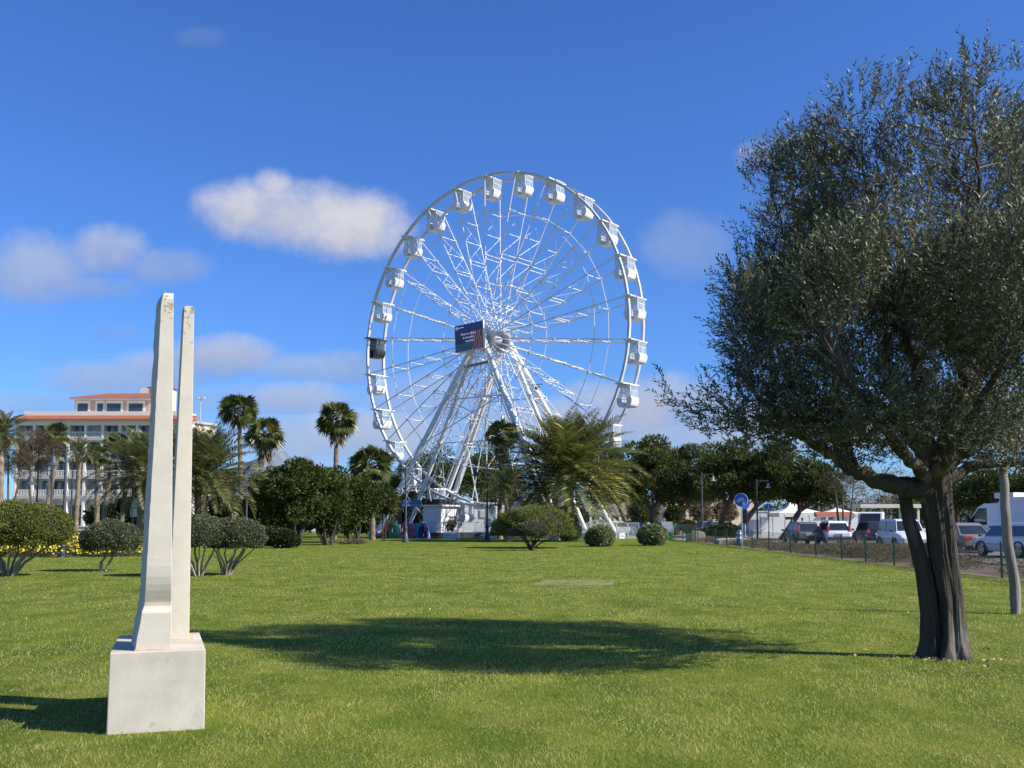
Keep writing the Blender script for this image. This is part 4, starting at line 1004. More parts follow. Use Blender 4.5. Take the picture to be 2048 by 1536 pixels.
# ---- stone pines
def pine(label, x, ytop, ybot, rxp, Y, seed, xb, n=9000, forks=3, m=None):
    ct, cb = at(x, ytop, Y).z, at(x, ybot, Y).z; s = FPX / Y; bx = at(xb, 1050, Y).x; cx = at(x, 900, Y).x - bx
    T = thing('stone_pine', label, 'pine tree', (bx, Y, 0), 0, 'stone pines'); random.seed(seed)
    rx = rxp / s; rz = (ct - cb) / 2; zc = (ct + cb) / 2
    fork = Vector((cx * .5, 0, cb * .80))
    mb = MB(); mb.tube([(0, 0, -.1), fork * .5 + Vector((random.uniform(-.15, .15), 0, 0)), fork], [.34, .27, .22], 10); tr = mb.build('trunk', M_pinebark, T, smooth=True)
    for k in range(forks + 2):
        a = 2 * PI * k / (forks + 2) + random.uniform(-.3, .3); e = Vector((cx + rx * .62 * math.cos(a), rx * .62 * math.sin(a), zc + random.uniform(-.2, .3) * rz)); md = fork.lerp(e, .5) + Vector((0, 0, -.3))
        mb = MB(); mb.tube([fork, fork.lerp(md, .6), md, e], [.15, .11, .07, .03], 7); mb.build('limb', M_pinebark, tr, smooth=True)
    cl = []; rs = np.random.default_rng(seed); k = 0
    while k < 52:
        q = rs.uniform(-1, 1, 3)
        if q[0] ** 2 + q[1] ** 2 > 1: continue
        rr = math.hypot(q[0], q[1]); top = math.sqrt(max(0, 1 - rr ** 2.4)); z = cb + (ct - cb) * (.06 + .80 * top * (.12 + .88 * rs.random()))
        r_ = rx * (.22 + .13 * rs.random()); cl.append((np.array([cx + q[0] * rx * .82, q[1] * rx * .82, z]), np.array([r_ * 1.15, r_ * 1.15, r_ * .62]))); k += 1
    clump_foliage('crown', m or M_pine, cl, int(n * 1.7), .36, .14, T, hollow=.3, upb=.5)
    return T
pine('stone pine behind the left legs of the wheel', 872, 885, 1005, 80, 132, 61, 885)
pine('stone pine behind the middle of the wheel', 960, 872, 1005, 85, 128, 62, 960)
pine('low stone pine behind the lowest left cabins', 800, 925, 1010, 50, 136, 63, 800, 5000)
pine('stone pine right behind the big yellowing date palm', 1215, 880, 1000, 60, 118, 64, 1262, 7000)
pine('big rounded stone pine right of the lowest right cabin', 1305, 862, 1012, 80, 104, 65, 1300, 13000)
pine('stone pine behind the recycling kiosk', 1382, 872, 1012, 62, 112, 66, 1352, 9000)
pine('stone pine with a leaning trunk behind the cycle path sign', 1470, 866, 1000, 90, 100, 67, 1436, 12000)
pine('stone pine with a dark trunk close to the cycle path sign', 1555, 880, 1002, 75, 98, 68, 1464, 10000)
pine('stone pine with drooping right side above the white tents', 1630, 905, 1010, 60, 88, 69, 1564, 9000)
pine('stone pine behind the delivery van on the far right', 1985, 935, 1012, 75, 112, 70, 1975, 8000)
pine('stone pine past the right edge behind the van box', 2085, 925, 1010, 80, 105, 71, 2080, 8000)
pine('stone pine behind the beige saloon', 1905, 950, 1020, 55, 120, 72, 1918, 6000)
bare_tree('thin dark bare tree over the dark parked truck', 1685, 955, 42, 45, 84, 73, M_brownleaf, 1600, 3)
def treeline():
    cl = []; rs = np.random.default_rng(77)
    for i in range(190):
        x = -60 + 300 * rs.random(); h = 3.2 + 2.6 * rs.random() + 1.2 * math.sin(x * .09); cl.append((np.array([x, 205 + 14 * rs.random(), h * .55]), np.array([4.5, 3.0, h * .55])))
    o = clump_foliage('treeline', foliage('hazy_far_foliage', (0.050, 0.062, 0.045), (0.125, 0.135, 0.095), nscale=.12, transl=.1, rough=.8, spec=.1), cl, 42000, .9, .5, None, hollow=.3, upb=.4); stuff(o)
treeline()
for i, (x, y, rx, ry, Y, lab) in enumerate(((845, 1022, 70, 28, 140, 'dark shrubs behind the left wheel legs'), (985, 1022, 80, 30, 141, 'dark shrubs behind the control cabin under the wheel'), (1110, 1024, 80, 28, 140, 'dark shrubs behind the big yellowing palm trunk'))):
    bush('background_bush', lab, x, y, rx, ry, Y, 4000, M_hedge, 120 + i, (.5, .3), 'bushes behind the park', 'bush', .5, 16)
for i, (x, y, rx, ry, Y, lab) in enumerate(((1282, 1022, 36, 28, 128, 'olive green bushes behind the glass barrier'), (1400, 1020, 26, 26, 126, 'thin olive green bush against the cream wall'), (1350, 1030, 20, 22, 130, 'dark bush at the left end of the cream wall'), (1452, 1022, 24, 24, 127, 'greyish bush before the right end of the cream wall'),
                                        (1830, 1010, 50, 30, 150, 'grey green bushes far behind the road, seen beside the olive trunk'), (1765, 972, 95, 48, 165, 'hazy grey thicket far behind the white tents'), (1860, 1025, 30, 16, 130, 'low green bush beyond the beige saloon'))):
    bush('background_bush', lab, x, y, rx, ry, Y, 2500, M_drybush if i in (1, 3, 5) else M_dark, 80 + i, (.5, .12), 'bushes behind the park')
# ------------------------------------------------------------------ buildings
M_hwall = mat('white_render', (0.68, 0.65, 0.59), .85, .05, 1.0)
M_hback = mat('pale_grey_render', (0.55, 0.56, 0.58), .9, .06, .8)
M_peach = mat('peach_render', (0.52, 0.345, 0.27), .9, .08, .7)
M_cream = mat('cream_render', (0.68, 0.58, 0.42), .9, .10, .6)
M_cream2 = mat('light_cream_render', (0.72, 0.66, 0.56), .9, .06, .6)
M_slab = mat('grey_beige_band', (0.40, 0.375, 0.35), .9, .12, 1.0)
M_pinkst = mat('pinkish_plinth', (0.42, 0.34, 0.30), .9, .12, 1.0)
M_win = mat('dark_window_glass', (0.03, 0.045, 0.05), .12, .3, .8, spec=.8)
M_frame = mat('dark_green_window_frame', (0.035, 0.045, 0.042), .5, .2, 3)
M_curtain = mat('pale_green_curtain', (0.30, 0.40, 0.37), .9, .2, 4, stretch=(8, 1, 1))
def tile_mat():
    m, t, p = new_mat('terracotta_tiles')
    tc = t.n('ShaderNodeTexCoord'); w = t.n('ShaderNodeTexWave', i_Scale=2.2, bands_direction='X'); t.l(tc.outputs['Object'], w.inputs['Vector'])
    n = t.n('ShaderNodeTexNoise', i_Scale=1.2, i_Detail=6.0); t.l(tc.outputs['Object'], n.inputs['Vector'])
    c = t.mix(n.outputs[0], (0.29, 0.080, 0.038), (0.46, 0.155, 0.075)); c = t.mix(t.math('MULTIPLY', w.outputs[0], .25), c, (0.20, 0.06, 0.03)); t.l(c, p.inputs['Base Color'])
    p.inputs['Roughness'].default_value = .85; b = t.n('ShaderNodeBump', i_Strength=.8, i_Distance=.06); t.l(w.outputs[0], b.inputs['Height']); t.l(b.outputs[0], p.inputs['Normal']); return m
M_tile = tile_mat()

def hotel():
    Y = 160.0; x0 = at(28, 1000, Y).x; BW = 2.62; NB = 10
    T = thing('hotel', 'white five storey hotel with balconies, arches and a terracotta roof', 'hotel', (x0, Y, 0))
    WT = BW * NB; fl = [0, 5.2, 8.15, 11.1, 14.05]; top = 16.9; rec = 1.5
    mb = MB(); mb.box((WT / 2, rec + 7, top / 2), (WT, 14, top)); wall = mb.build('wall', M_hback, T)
    mb = MB()
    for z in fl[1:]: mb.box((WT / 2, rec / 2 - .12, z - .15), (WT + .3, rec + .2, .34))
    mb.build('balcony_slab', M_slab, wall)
    mb = MB(); mb.box((WT / 2, rec / 2 - .02, 15.85 + .62), (WT + .2, rec, .9)); mb.build('top_beam', M_hwall, wall)
    mb = MB()
    for i in range(NB + 1):
        for k, z in enumerate(fl):
            h = (fl[k + 1] if k < 4 else 16.1) - z - .32 * (k < 4); zz = z + .02 * (k > 0)
            mb.box((i * BW, rec / 2 - .03, zz + h / 2), (.36, rec - .04, h))
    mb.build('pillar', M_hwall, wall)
    # arches on the ground, second and third floors
    mb = MB()
    for k, z in enumerate(fl):
        if k not in (0, 2, 3): continue
        zt = (fl[k + 1]) - .33
        for i in range(NB):
            xa, xb = i * BW + .18, (i + 1) * BW - .18; rr = (xb - xa) / 2; zc = zt - rr * .75 - .12; n = 12
            for j in range(n):
                a0, a1 = PI - PI * j / n, PI - PI * (j + 1) / n
                p0, p1 = (xa + rr + rr * math.cos(a0), zc + rr * .75 * math.sin(a0)), (xa + rr + rr * math.cos(a1), zc + rr * .75 * math.sin(a1))
                mb.prism([p0, p1, (p1[0], zt), (p0[0], zt)], .02, .24)
    mb.build('arch', M_hwall, wall)
    # railings and windows, one per bay
    rm = MB(); rm.box((0, 0, .92), (BW - .36, .10, .10)); rm.box((0, 0, .10), (BW - .36, .10, .08))
    for j in range(9): rm.box(((j - 4) * .235, 0, .5), (.085, .07, .76))
    rail = None; win = None
    for k, z in enumerate(fl):
        if not k: continue
        for i in range(NB):
            if rail is None: rail = o = rm.build('railing', M_hwall, T)
            else: o = rail.copy(); C.objects.link(o)
            o.parent = T; o.location = ((i + .5) * BW, .10, z + .02)
            ox = [.45, -.15, .45, -.45, .3, -.3][(i + k) % 6] * .8
            if (i * 7 + k * 3) % 9 == 4: continue
            if win is None:
                m1 = MB(); m1.box((0, 0, 1.12), (1.35, .12, 2.25)); win = o = m1.build('window', M_frame, T)
                m2 = MB(); m2.box((-.33, -.075, 1.12), (.56, .03, 2.0)); m2.box((.33, -.075, 1.12), (.56, .03, 2.0)); pn = m2.build('pane', M_win, o)
                m3 = MB(); m3.box((.05, -.095, 1.1), (.42, .02, 1.9)); m3.build('curtain', M_curtain, o)
            else: o = copy_tree(win)
            o.parent = T; o.location = ((i + .5) * BW + ox, rec - .05, z + .04)
    # dark arched doorways on the ground floor
    dm = MB(); dm.box((0, 0, 1.9), (1.7, .1, 3.8)); d0 = None
    for i in range(NB):
        o = dm.build('door', M_frame, T) if d0 is None else d0.copy()
        if d0 is None: d0 = o
        else: C.objects.link(o)
        o.parent = T; o.location = ((i + .5) * BW, rec - .04, 0)
    # roof strip, parapet, attic, tower
    mb = MB(); mb.prism([(0, 0), (1, 0), (1, 1)], 0, 1); mb = MB()
    mb.add([(-.7, -.9, 16.95), (WT + .7, -.9, 16.95), (WT + .7, 2.2, 17.75), (-.7, 2.2, 17.75), (-.7, -.9, 16.8), (WT + .7, -.9, 16.8), (WT + .7, 2.2, 16.8), (-.7, 2.2, 16.8)],
           [(0, 1, 2, 3), (0, 4, 5, 1), (1, 5, 6, 2), (2, 6, 7, 3), (3, 7, 4, 0), (4, 7, 6, 5)])
    mb.build('roof', M_tile, T)
    mb = MB(); mb.box((WT / 2 - .6, 5, 17.85), (WT - 1.0, 5.4, 1.1)); mb.build('parapet', M_cream2, T)
    ax0, ax1 = at(150, 800, 166).x - x0, at(302, 800, 166).x - x0
    mb = MB(); mb.box(((ax0 + ax1) / 2, 10.5, 19.2), (ax1 - ax0, 9, 3.4)); at_ = mb.build('attic', M_peach, T)
    mb = MB(); mb.box(((ax0 + ax1) / 2, 10.5, 20.75), (ax1 - ax0 + 1.2, 10.2, .28)); mb.build('cornice', M_cream2, at_)
    mb = MB(); xa, xb, ya, yb, z0, z1 = ax0 - .8, ax1 + .8, 5.2, 15.8, 20.9, 22.2
    mb.add([(xa, ya, z0), (xb, ya, z0), (xb, yb, z0), (xa, yb, z0), (xa + 4.5, 10.5, z1), (xb - 2.0, 10.5, z1)], [(0, 1, 5, 4), (1, 2, 5), (2, 3, 4, 5), (3, 0, 4), (0, 3, 2, 1)]); mb.build('roof', M_tile, at_)
    for px, w in ((166, 1.6), (201, .9), (228, 2.2), (272, 2.2)):
        mb = MB(); x = at(px, 815, 166).x - x0; mb.box((x, 5.97, 19.5), (w + .7, .1, 2.0)); f = mb.build('window', M_cream2, T)
        mb = MB(); mb.box((x, 5.89, 19.25), (w, .1, 1.5)); mb.build('pane', M_win, f)
    tx = at(288, 800, 168).x - x0
    mb = MB(); mb.box((tx + 1.0, 14, 21.6), (3.4, 3.4, 3.6)); tw = mb.build('tower', M_cream2, T)
    mb = MB(); mb.add([(tx - 1.1, 11.9, 23.4), (tx + 3.1, 11.9, 23.4), (tx + 3.1, 16.1, 23.4), (tx - 1.1, 16.1, 23.4), (tx + 1, 14, 24.3)], [(0, 1, 4), (1, 2, 4), (2, 3, 4), (3, 0, 4), (0, 3, 2, 1)]); mb.build('roof', M_tile, tw)
    mb = MB(); mb.box((tx + .9, 12.28, 22.4), (1.5, .1, 1.0)); mb.build('pane', M_win, tw)
    mb = MB(); mb.lathe([(.05, .25), (.5, .12), (.75, -.05), (.78, -.05)], (tx - 1.2, 11.4, 22.6), 16, 'Y'); mb.build('satellite_dish', M_hwall, T, smooth=True)
    # right wing turning away
    W2 = bpy.data.objects
    mb = MB(); Mx = Matrix.Rotation(R(62), 3, 'Z'); c = Vector((WT - .2, 3, 0)) + Mx @ Vector((2.3, 5.5, 8.3)); mb.box(c, (4.6, 11, 16.6), rot=Mx); wg = mb.build('wing', M_cream, T)
    mb = MB(); c2 = Vector((WT - .2, 3, 0)) + Mx @ Vector((2.3, 5.5, 16.75)); mb.box(c2, (5.0, 11.8, .35), rot=Mx); mb.build('roof', M_slab, wg)
    mb = MB()
    for k in range(4):
        for j in range(2): mb.box(Vector((WT - .2, 3, 0)) + Mx @ Vector((1.3 + 2.1 * j, -.03, 4.5 + 3.2 * k)), (1.2, .1, 1.7), rot=Mx)
    stuff(mb.build('window', M_win, wg))
hotel()

def wall_thing(name, label, cat, xl, xr, yt, Y, m, th=.4, zb=0.0, cap=None):
    a, b = at(xl, yt, Y), at(xr, yt, Y); mb = MB(); mb.box(((a.x + b.x) / 2, Y, (a.z + zb) / 2), (b.x - a.x, th, a.z - zb)); 
    if cap: mb.box(((a.x + b.x) / 2, Y, a.z + .05), (b.x - a.x + .1, th + .14, .10))
    o = mb.build(name, m); return tag(o, label, cat)
wall_thing('garden_wall', 'low pinkish wall behind the flower bed at the foot of the hotel palms', 'wall', 60, 322, 1054, 102, M_cream2, cap=True)
wall_thing('cream_wall', 'long plain cream wall behind the stone pines', 'wall', 1322, 1500, 1003, 136, M_cream, 6)

def flat_building():
    Y = 150; a = at(1160, 1002, Y); b = at(1262, 1002, Y)
    T = thing('flat_roofed_building', 'low grey flat roofed building with a dark open ground floor behind the wheel', 'building', (a.x, Y, 0)); w = b.x - a.x
    mb = MB(); mb.box((w / 2, 3, a.z - 1.0), (w, 6, 2.0)); mb.build('upper_wall', M_slab, T)
    mb = MB(); mb.box((w / 2, 3.6, (a.z - 2.2) / 2), (w, 4, a.z - 2.2)); mb.build('wall', M_frame, T)  # solid dark wall painting the shade of the open ground floor
    mb = MB()
    for i in range(6): mb.box((w * (i + .1) / 5.2, .3, (a.z - 2.1) / 2), (.35, .35, a.z - 2.1)); 
    mb.build('column', M_cream2, T)
flat_building()
M_tent = mat('white_canvas', (0.80, 0.78, 0.73), .8, .06, .6)
M_whitep = mat('white_panel', (0.66, 0.68, 0.70), .6, .06, .5)
def tent(label, xp, yp, xl, xr, ye, Y):
    p, a, b = at(xp, yp, Y), at(xl, ye, Y), at(xr, ye, Y); T = thing('tent', label, 'tent', (p.x, Y, 0), 0, 'white peaked tents'); hw = (b.x - a.x) / 2; cx = (a.x + b.x) / 2 - p.x
    mb = MB(); prof = [(1, a.z), (.72, a.z + (p.z - a.z) * .14), (.45, a.z + (p.z - a.z) * .34), (.2, a.z + (p.z - a.z) * .62), (.05, p.z - .1), (.015, p.z)]
    vs = []; fs = []
    for q, z in prof:
        for sx, sy in ((-1, -1), (1, -1), (1, 1), (-1, 1)): vs.append((cx * q + sx * hw * q, sy * hw * q, z))
    for i in range(len(prof) - 1):
        for k in range(4): fs.append((i * 4 + k, i * 4 + (k + 1) % 4, (i + 1) * 4 + (k + 1) % 4, (i + 1) * 4 + k))
    mb.add(vs, fs); mb.build('canopy', M_tent, T)
    mb = MB(); mb.box((cx, -hw, a.z - .2), (2 * hw, .05, .4)); mb.box((cx + hw, 0, a.z - .2), (.05, 2 * hw, .4)); mb.box((cx - hw, 0, a.z - .2), (.05, 2 * hw, .4)); mb.build('valance', M_tent, T)
    for sx in (-1, 1):
        for sy in (-1, 1): mb = MB(); mb.tube([(cx + sx * hw * .97, sy * hw * .97, 0), (cx + sx * hw * .97, sy * hw * .97, a.z)], .06, 6); mb.build('leg', M_whitep, T)
tent('white peaked tent with the highest peak behind the grey hatchback', 1582, 1003, 1546, 1642, 1026, 108)
tent('white peaked tent between the drooping pine and the dark truck', 1672, 1014, 1640, 1716, 1026, 110)
def panel_fence():
    Y = 100; a, b = at(1496, 1034, Y), at(1716, 1034, Y); T = thing('panel_fence', 'long white site fence of flat panels with a brown tiled top behind the parked cars', 'fence', (a.x, Y, 0)); w = b.x - a.x; n = 9
    for i in range(n):
        h = a.z - (.25 if i % 3 == 0 else 0); mb = MB(); mb.box((w * (i + .5) / n, 0, h / 2), (w / n - .08, .08, h)); mb.build('panel', M_whitep, T)
    for i in range(n + 1): mb = MB(); mb.box((w * i / n, .08, a.z / 2 + .1), (.09, .09, a.z + .2)); mb.build('post', M_shade, T)
    x0 = at(1608, 1, Y).x - a.x; x1 = at(1682, 1, Y).x - a.x
    mb = MB(); mb.add([(x0, -.2, a.z + .05), (x1, -.2, a.z + .05), (x1, 1.0, a.z + .50), (x0, 1.0, a.z + .50), (x0, 1.0, a.z + .04), (x1, 1.0, a.z + .04)], [(0, 1, 2, 3), (3, 2, 5, 4), (0, 4, 5, 1), (0, 3, 4), (1, 5, 2)]); mb.build('tiled_top', M_tile, T)
panel_fence()
wall_thing('white_hut', 'white hut wall behind the pine trunks left of the white tents', 'hut', 1492, 1560, 1024, 118, M_hback, 4, cap=True)
def shelter():
    Y = 128; a = at(1722, 1012, Y); T = thing('bus_shelter', 'flat white canopy on posts far behind the dark truck', 'shelter', (a.x, Y, 0)); mb = MB(); mb.box((3.6, 2, a.z), (7.6, 5, .45)); mb.build('roof', M_cream2, T)
    for i in range(4): mb = MB(); mb.box((.4 + 2.2 * i, .2, a.z / 2 - .1), (.25, .25, a.z - .25)); mb.build('post', M_whitep, T)
shelter()

# hills
def hills():
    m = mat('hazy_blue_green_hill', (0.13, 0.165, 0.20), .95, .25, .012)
    mb = MB(); n = 160; rs = np.random.default_rng(2); vs = []; 
    def hz(x):
        px = 1024 + x / 3000 * FPX; z = 40 + 25 * math.sin(px * .011) + 12 * math.sin(px * .031 + 1)
        z += 165 * math.exp(-((px - 575) / 75) ** 2) + 70 * math.exp(-((px - 690) / 60) ** 2) + 120 * math.exp(-((px - 470) / 90) ** 2) + 60 * math.exp(-((px - 790) / 60) ** 2) + 35 * math.exp(-((px - 1680) / 160) ** 2)
        return z
    for i in range(n + 1):
        x = -2600 + 5200 * i / n
        for j, (dy, q) in enumerate(((0, 0), (250, .45), (500, .8), (800, 1.0), (1500, .6), (2200, 0))):
            vs.append((x * (1 + dy / 6000), 2600 + dy, hz(x) * q * (1 + .10 * rs.normal() * (0 < q)) - 2))
    fs = []
    for i in range(n):
        for j in range(5): a = i * 6 + j; fs.append((a, a + 6, a + 7, a + 1))
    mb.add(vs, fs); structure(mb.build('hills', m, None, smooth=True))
hills()

# ------------------------------------------------------------------ around the wheel base
M_deck = mat('dark_grey_deck_edge', (0.075, 0.08, 0.09), .7, .2, 2)
M_deckl = mat('pale_deck_band', (0.50, 0.50, 0.48), .7, .1, 2)
def deck():
    T = thing('platform', 'raised dark edged platform under the wheel', 'platform', (-1.2, 92.0, 0)); mb = MB(); L_ = [(-6.2, 0), (11.5, 0), (11.5, 11), (-11.5, 11), (-11.5, 1.6), (-6.2, 1.6)]
    def slab_(z0, z1, q, nm, m):
        m2 = MB(); n = len(L_); P_ = [(x * q + .0, y + (1 - q) * 6) for x, y in L_]; m2.add([(x, y, z0) for x, y in P_] + [(x, y, z1) for x, y in P_], [tuple(range(n - 1, -1, -1)), tuple(range(n, 2 * n))] + [(i, (i + 1) % n, n + (i + 1) % n, n + i) for i in range(n)]); m2.build(nm, m, T)
    slab_(.16, .45, 1.0, 'deck', M_deck); slab_(.07, .14, .985, 'base_band', M_deckl); slab_(0, .06, .975, 'foot', M_blackp)
deck()
def railing(label, xl, xr, Y, n, zb=.46, top=.92):
    a, b = at(xl, 1060, Y).x, at(xr, 1060, Y).x; T = thing('railing', label, 'railing', (a, Y, zb)); w = b - a
    mb = MB(); mb.tube([(0, 0, top), (w, 0, top)], .03, 6); mb.tube([(0, 0, .08), (w, 0, .08)], .025, 6)
    for i in range(int(w / .13)): mb.tube([(i * .13 + .05, 0, .08), (i * .13 + .05, 0, top)], .013, 4, False)
    mb.build('bars', M_wpaint, T)
    for i in range(n + 1): mb = MB(); mb.box((w * i / n, 0, top / 2 + .02), (.06, .06, top + .04)); mb.build('post', M_wpaint, T)
railing('white bar railing on the platform edge between the booth and the lamp post', 846, 1010, 92.3, 8)
railing('short white bar railing half hidden behind the coloured letters', 752, 800, 97, 3, .2)
M_blue = mat('blue_sign_face', (0.03, 0.12, 0.33), .4, .2, 3)
M_lblue = mat('light_blue_lettering', (0.25, 0.42, 0.62), .5, .1, 5)
M_roofblk = mat('black_roof_felt', (0.03, 0.03, 0.033), .9, .2, 3)
def booth():
    T = thing('ticket_booth', 'white ticket booth with a blue sign on its roof beside the wheel', 'kiosk', at(846, 1060, 93.6) * Vector((1, 1, 0)) if False else (at(846, 1060, 93.6).x, 93.6, .46), WYAW + R(8))
    # local origin at the corner nearest the camera; x to the right (lit side), -x along the shaded front
    mb = MB(); mb.box((-.0, 1.4, 1.16), (2.1, 2.8, 2.32), rot=Matrix.Identity(3)); 
    mb = MB(); mb.box((0.95, 1.45, 1.16), (1.9, 2.9, 2.32)); w = mb.build('wall', M_wpaint, T)
    mb = MB(); mb.box((0.95, 1.45, 2.40), (2.5, 3.5, .14)); mb.build('roof', M_wpaint, T)
    mb = MB(); mb.box((0.95, -.012, 1.55), (1.2, .03, 1.0)); mb.build('window', M_whitep, T)
    mb = MB(); mb.box((-.012, 1.45, 1.2), (.03, 2.3, 2.0)); mb.build('panel', M_hback, T)
    mb = MB(); mb.box((-.03, 1.5, 1.45), (.012, .36, .30)); mb.box((-.03, 1.45, .85), (.012, .8, .10)); mb.build('faint_emblem', M_shade, w)
    mb = MB(); mb.box((.9, 1.5, 2.72), (1.4, 2.7, .5)); mb.build('black_upstand', M_roofblk, T)
booth()
def roof_sign():
    Y = 93.2; a, b = at(803, 1000, Y), at(843, 1014, Y); T = thing('roof_sign', 'blue rectangular sign with a wavy light blue pattern above the ticket booth', 'sign', (a.x, Y, b.z)); w, h = b.x - a.x, a.z - b.z
    mb = MB(); mb.box((w / 2, 0, h / 2), (w, .18, h)); mb.build('panel', M_blue, T, bevel=.02)
    mb = MB()
    for i in range(14): mb.box((.12 + i * w * .068, -.10, .14 + .02 * (i % 3)), (.07, .02, .16 + .06 * (i % 2)))
    mb.tube([(.1 + w * .9 * i / 16, -.10, h * .62 + .09 * abs(math.sin(i * .62))) for i in range(17)], .022, 4, False); mb.build('lettering', M_lblue, T)
    for x in (.15, w - .15): mb = MB(); mb.tube([(x, .12, h), (x, .12, -.45)], .04, 6); mb.build('leg', M_wpaint, T)
roof_sign()
def light_ornament():
    Y = 93.0; c = at(840, 965, Y); T = thing('light_ornament', 'curly white filigree light ornament above the ticket booth', 'ornament', (c.x, Y, c.z)); random.seed(5)
    for i in range(9):
        mb = MB(); x, z, s = -1.9 + .48 * i, -.9 + .34 * (i % 4) + .10 * i, .30 + .1 * (i % 3)
        mb.tube([(x + s * q * math.cos(5.5 * q + i), 0, z + s * q * math.sin(5.5 * q + i)) for q in np.linspace(.1, 1.2, 16)], .06, 5, False); mb.build('curl', M_wpaint, T)
    mb = MB(); mb.tube([(-2.1, .05, -1.0), (2.2, .05, .8)], .03, 4); mb.tube([(-1.4, .05, -1.7), (-.6, .05, .2)], .03, 4); mb.tube([(1.0, .05, -1.7), (.6, .05, .6)], .03, 4); mb.build('frame', M_wpaint, T)
light_ornament()
# coloured letters
def letters():
    Y = 91.2; s = FPX / Y
    def col(name, f, side): return (mat(name + '_face', f, .45, .12, 2, spec=.5), mat(name + '_sunlit_edge', side, .45, .10, 2, spec=.5))  # faces carry shade and edges carry sunlight in their colours
    spec = [('O', 831.0 - 46, .95, (0.03, 0.19, 0.12), (0.12, 0.60, 0.38), 'green letter O'),
            ('L', 799, .85, (0.55, 0.17, 0.06), (0.75, 0.24, 0.10), 'rusty orange letter L'),
            ('B', 820, .9, (0.28, 0.035, 0.15), (0.65, 0.17, 0.50), 'purple letter B'),
            ('I', 834, .5, (0.04, 0.22, 0.45), (0.06, 0.45, 0.85), 'blue letter I'),
            ('A', 848, .85, (0.04, 0.042, 0.13), (0.25, 0.24, 0.65), 'indigo letter A')]
    H = 30 / s
    for ch, px, wd, f, e, lab in spec:
        c = at(px, 1062, Y); T = thing('letter_' + ch.lower(), 'big ' + lab + ' standing on the lawn before the platform', 'letter', (c.x, Y, 0), R(-25), 'big coloured letters')
        mf, me_ = col('letter_' + ch.lower(), f, e); n = 24; W_ = H * wd * .5; d = .52
        mb = MB()
        def ring(cx, cz, ro, ri, n=26):
            vs = []; fs = []
            for y in (-d / 2, d / 2):
                for (rx, rz) in (ro, ri):
                    for k in range(n): a = 2 * PI * k / n; vs.append((cx + rx * math.copysign(abs(math.cos(a)) ** .8, math.cos(a)), y, cz + rz * math.copysign(abs(math.sin(a)) ** .8, math.sin(a))))
            for k in range(n):
                k2 = (k + 1) % n
                mb.cur = 0; mb.add([vs[k], vs[k2], vs[n + k2], vs[n + k]], [(0, 1, 2, 3)]); mb.add([vs[2 * n + k], vs[2 * n + k2], vs[3 * n + k2], vs[3 * n + k]], [(3, 2, 1, 0)])
                mb.cur = 1; mb.add([vs[k], vs[k2], vs[2 * n + k2], vs[2 * n + k]], [(3, 2, 1, 0)]); mb.add([vs[n + k], vs[n + k2], vs[3 * n + k2], vs[3 * n + k]], [(0, 1, 2, 3)])
        def bar(pts):
            o = len(mb.v); n = len(pts); mb.v += [(x, -d / 2, z) for x, z in pts] + [(x, d / 2, z) for x, z in pts]
            mb.f += [tuple(o + i for i in range(n)), tuple(o + n + i for i in range(n - 1, -1, -1))]; mb.m += [0, 0]
            for i in range(n): j = (i + 1) % n; mb.f.append((o + i, o + i + n, o + j + n, o + j)); mb.m.append(1)
        if ch == 'O': ring(0, H / 2, (W_, H / 2), (W_ * .34, H * .26))
        if ch == 'L':
            t_ = .34; bar([(-W_, 0), (-W_, H), (-W_ + t_, H), (-W_ + t_, t_), (W_, t_), (W_, 0)])
        if ch == 'I':
            bar([(-W_, 0), (-W_, H), (W_, H), (W_, H * .8), (W_ * .5, H * .8), (W_ * .5, .0)])
        if ch == 'B':
            bar([(-W_, 0), (-W_, H), (-W_ + .3, H), (-W_ + .3, 0)]); ring(-.02, H * .74, (W_ * .85, H * .26), (W_ * .3, H * .11)); ring(0, H * .27, (W_, H * .27), (W_ * .38, H * .12))
        if ch == 'A':
            bar([(-W_, 0), (-.12, H), (.12, H), (W_, 0), (W_ - .30, 0), (.0, H * .82), (-W_ + .30, 0)])
        mb.build('shape', [mf, me_], T)
    # red hooked shape to the left of the O
    c = at(762, 1062, Y); T = thing('letter_ornament', 'big red hooked ornament half hidden by the thicket, left of the letter O', 'ornament', (c.x, Y, 0), R(-25), 'big coloured letters')
    mf, me_ = col('letter_red', (0.28, 0.04, 0.05), (0.72, 0.13, 0.15)); mb = MB(); d = .45
    out = [(-.85, .55), (-.62, .62), (-.12, .20), (.42, .78), (.50, 1.34), (.72, 1.30), (.68, .62), (.16, .02), (-.22, .0)]
    n = len(out); mb.v = [(x, -d / 2, z) for x, z in out] + [(x, d / 2, z) for x, z in out]; mb.f = [tuple(range(n)), tuple(range(2 * n - 1, n - 1, -1))]; mb.m = [0, 0]
    for i in range(n): j = (i + 1) % n; mb.f.append((i, i + n, j + n, j)); mb.m.append(1)
    mb.build('shape', [mf, me_], T)
letters()
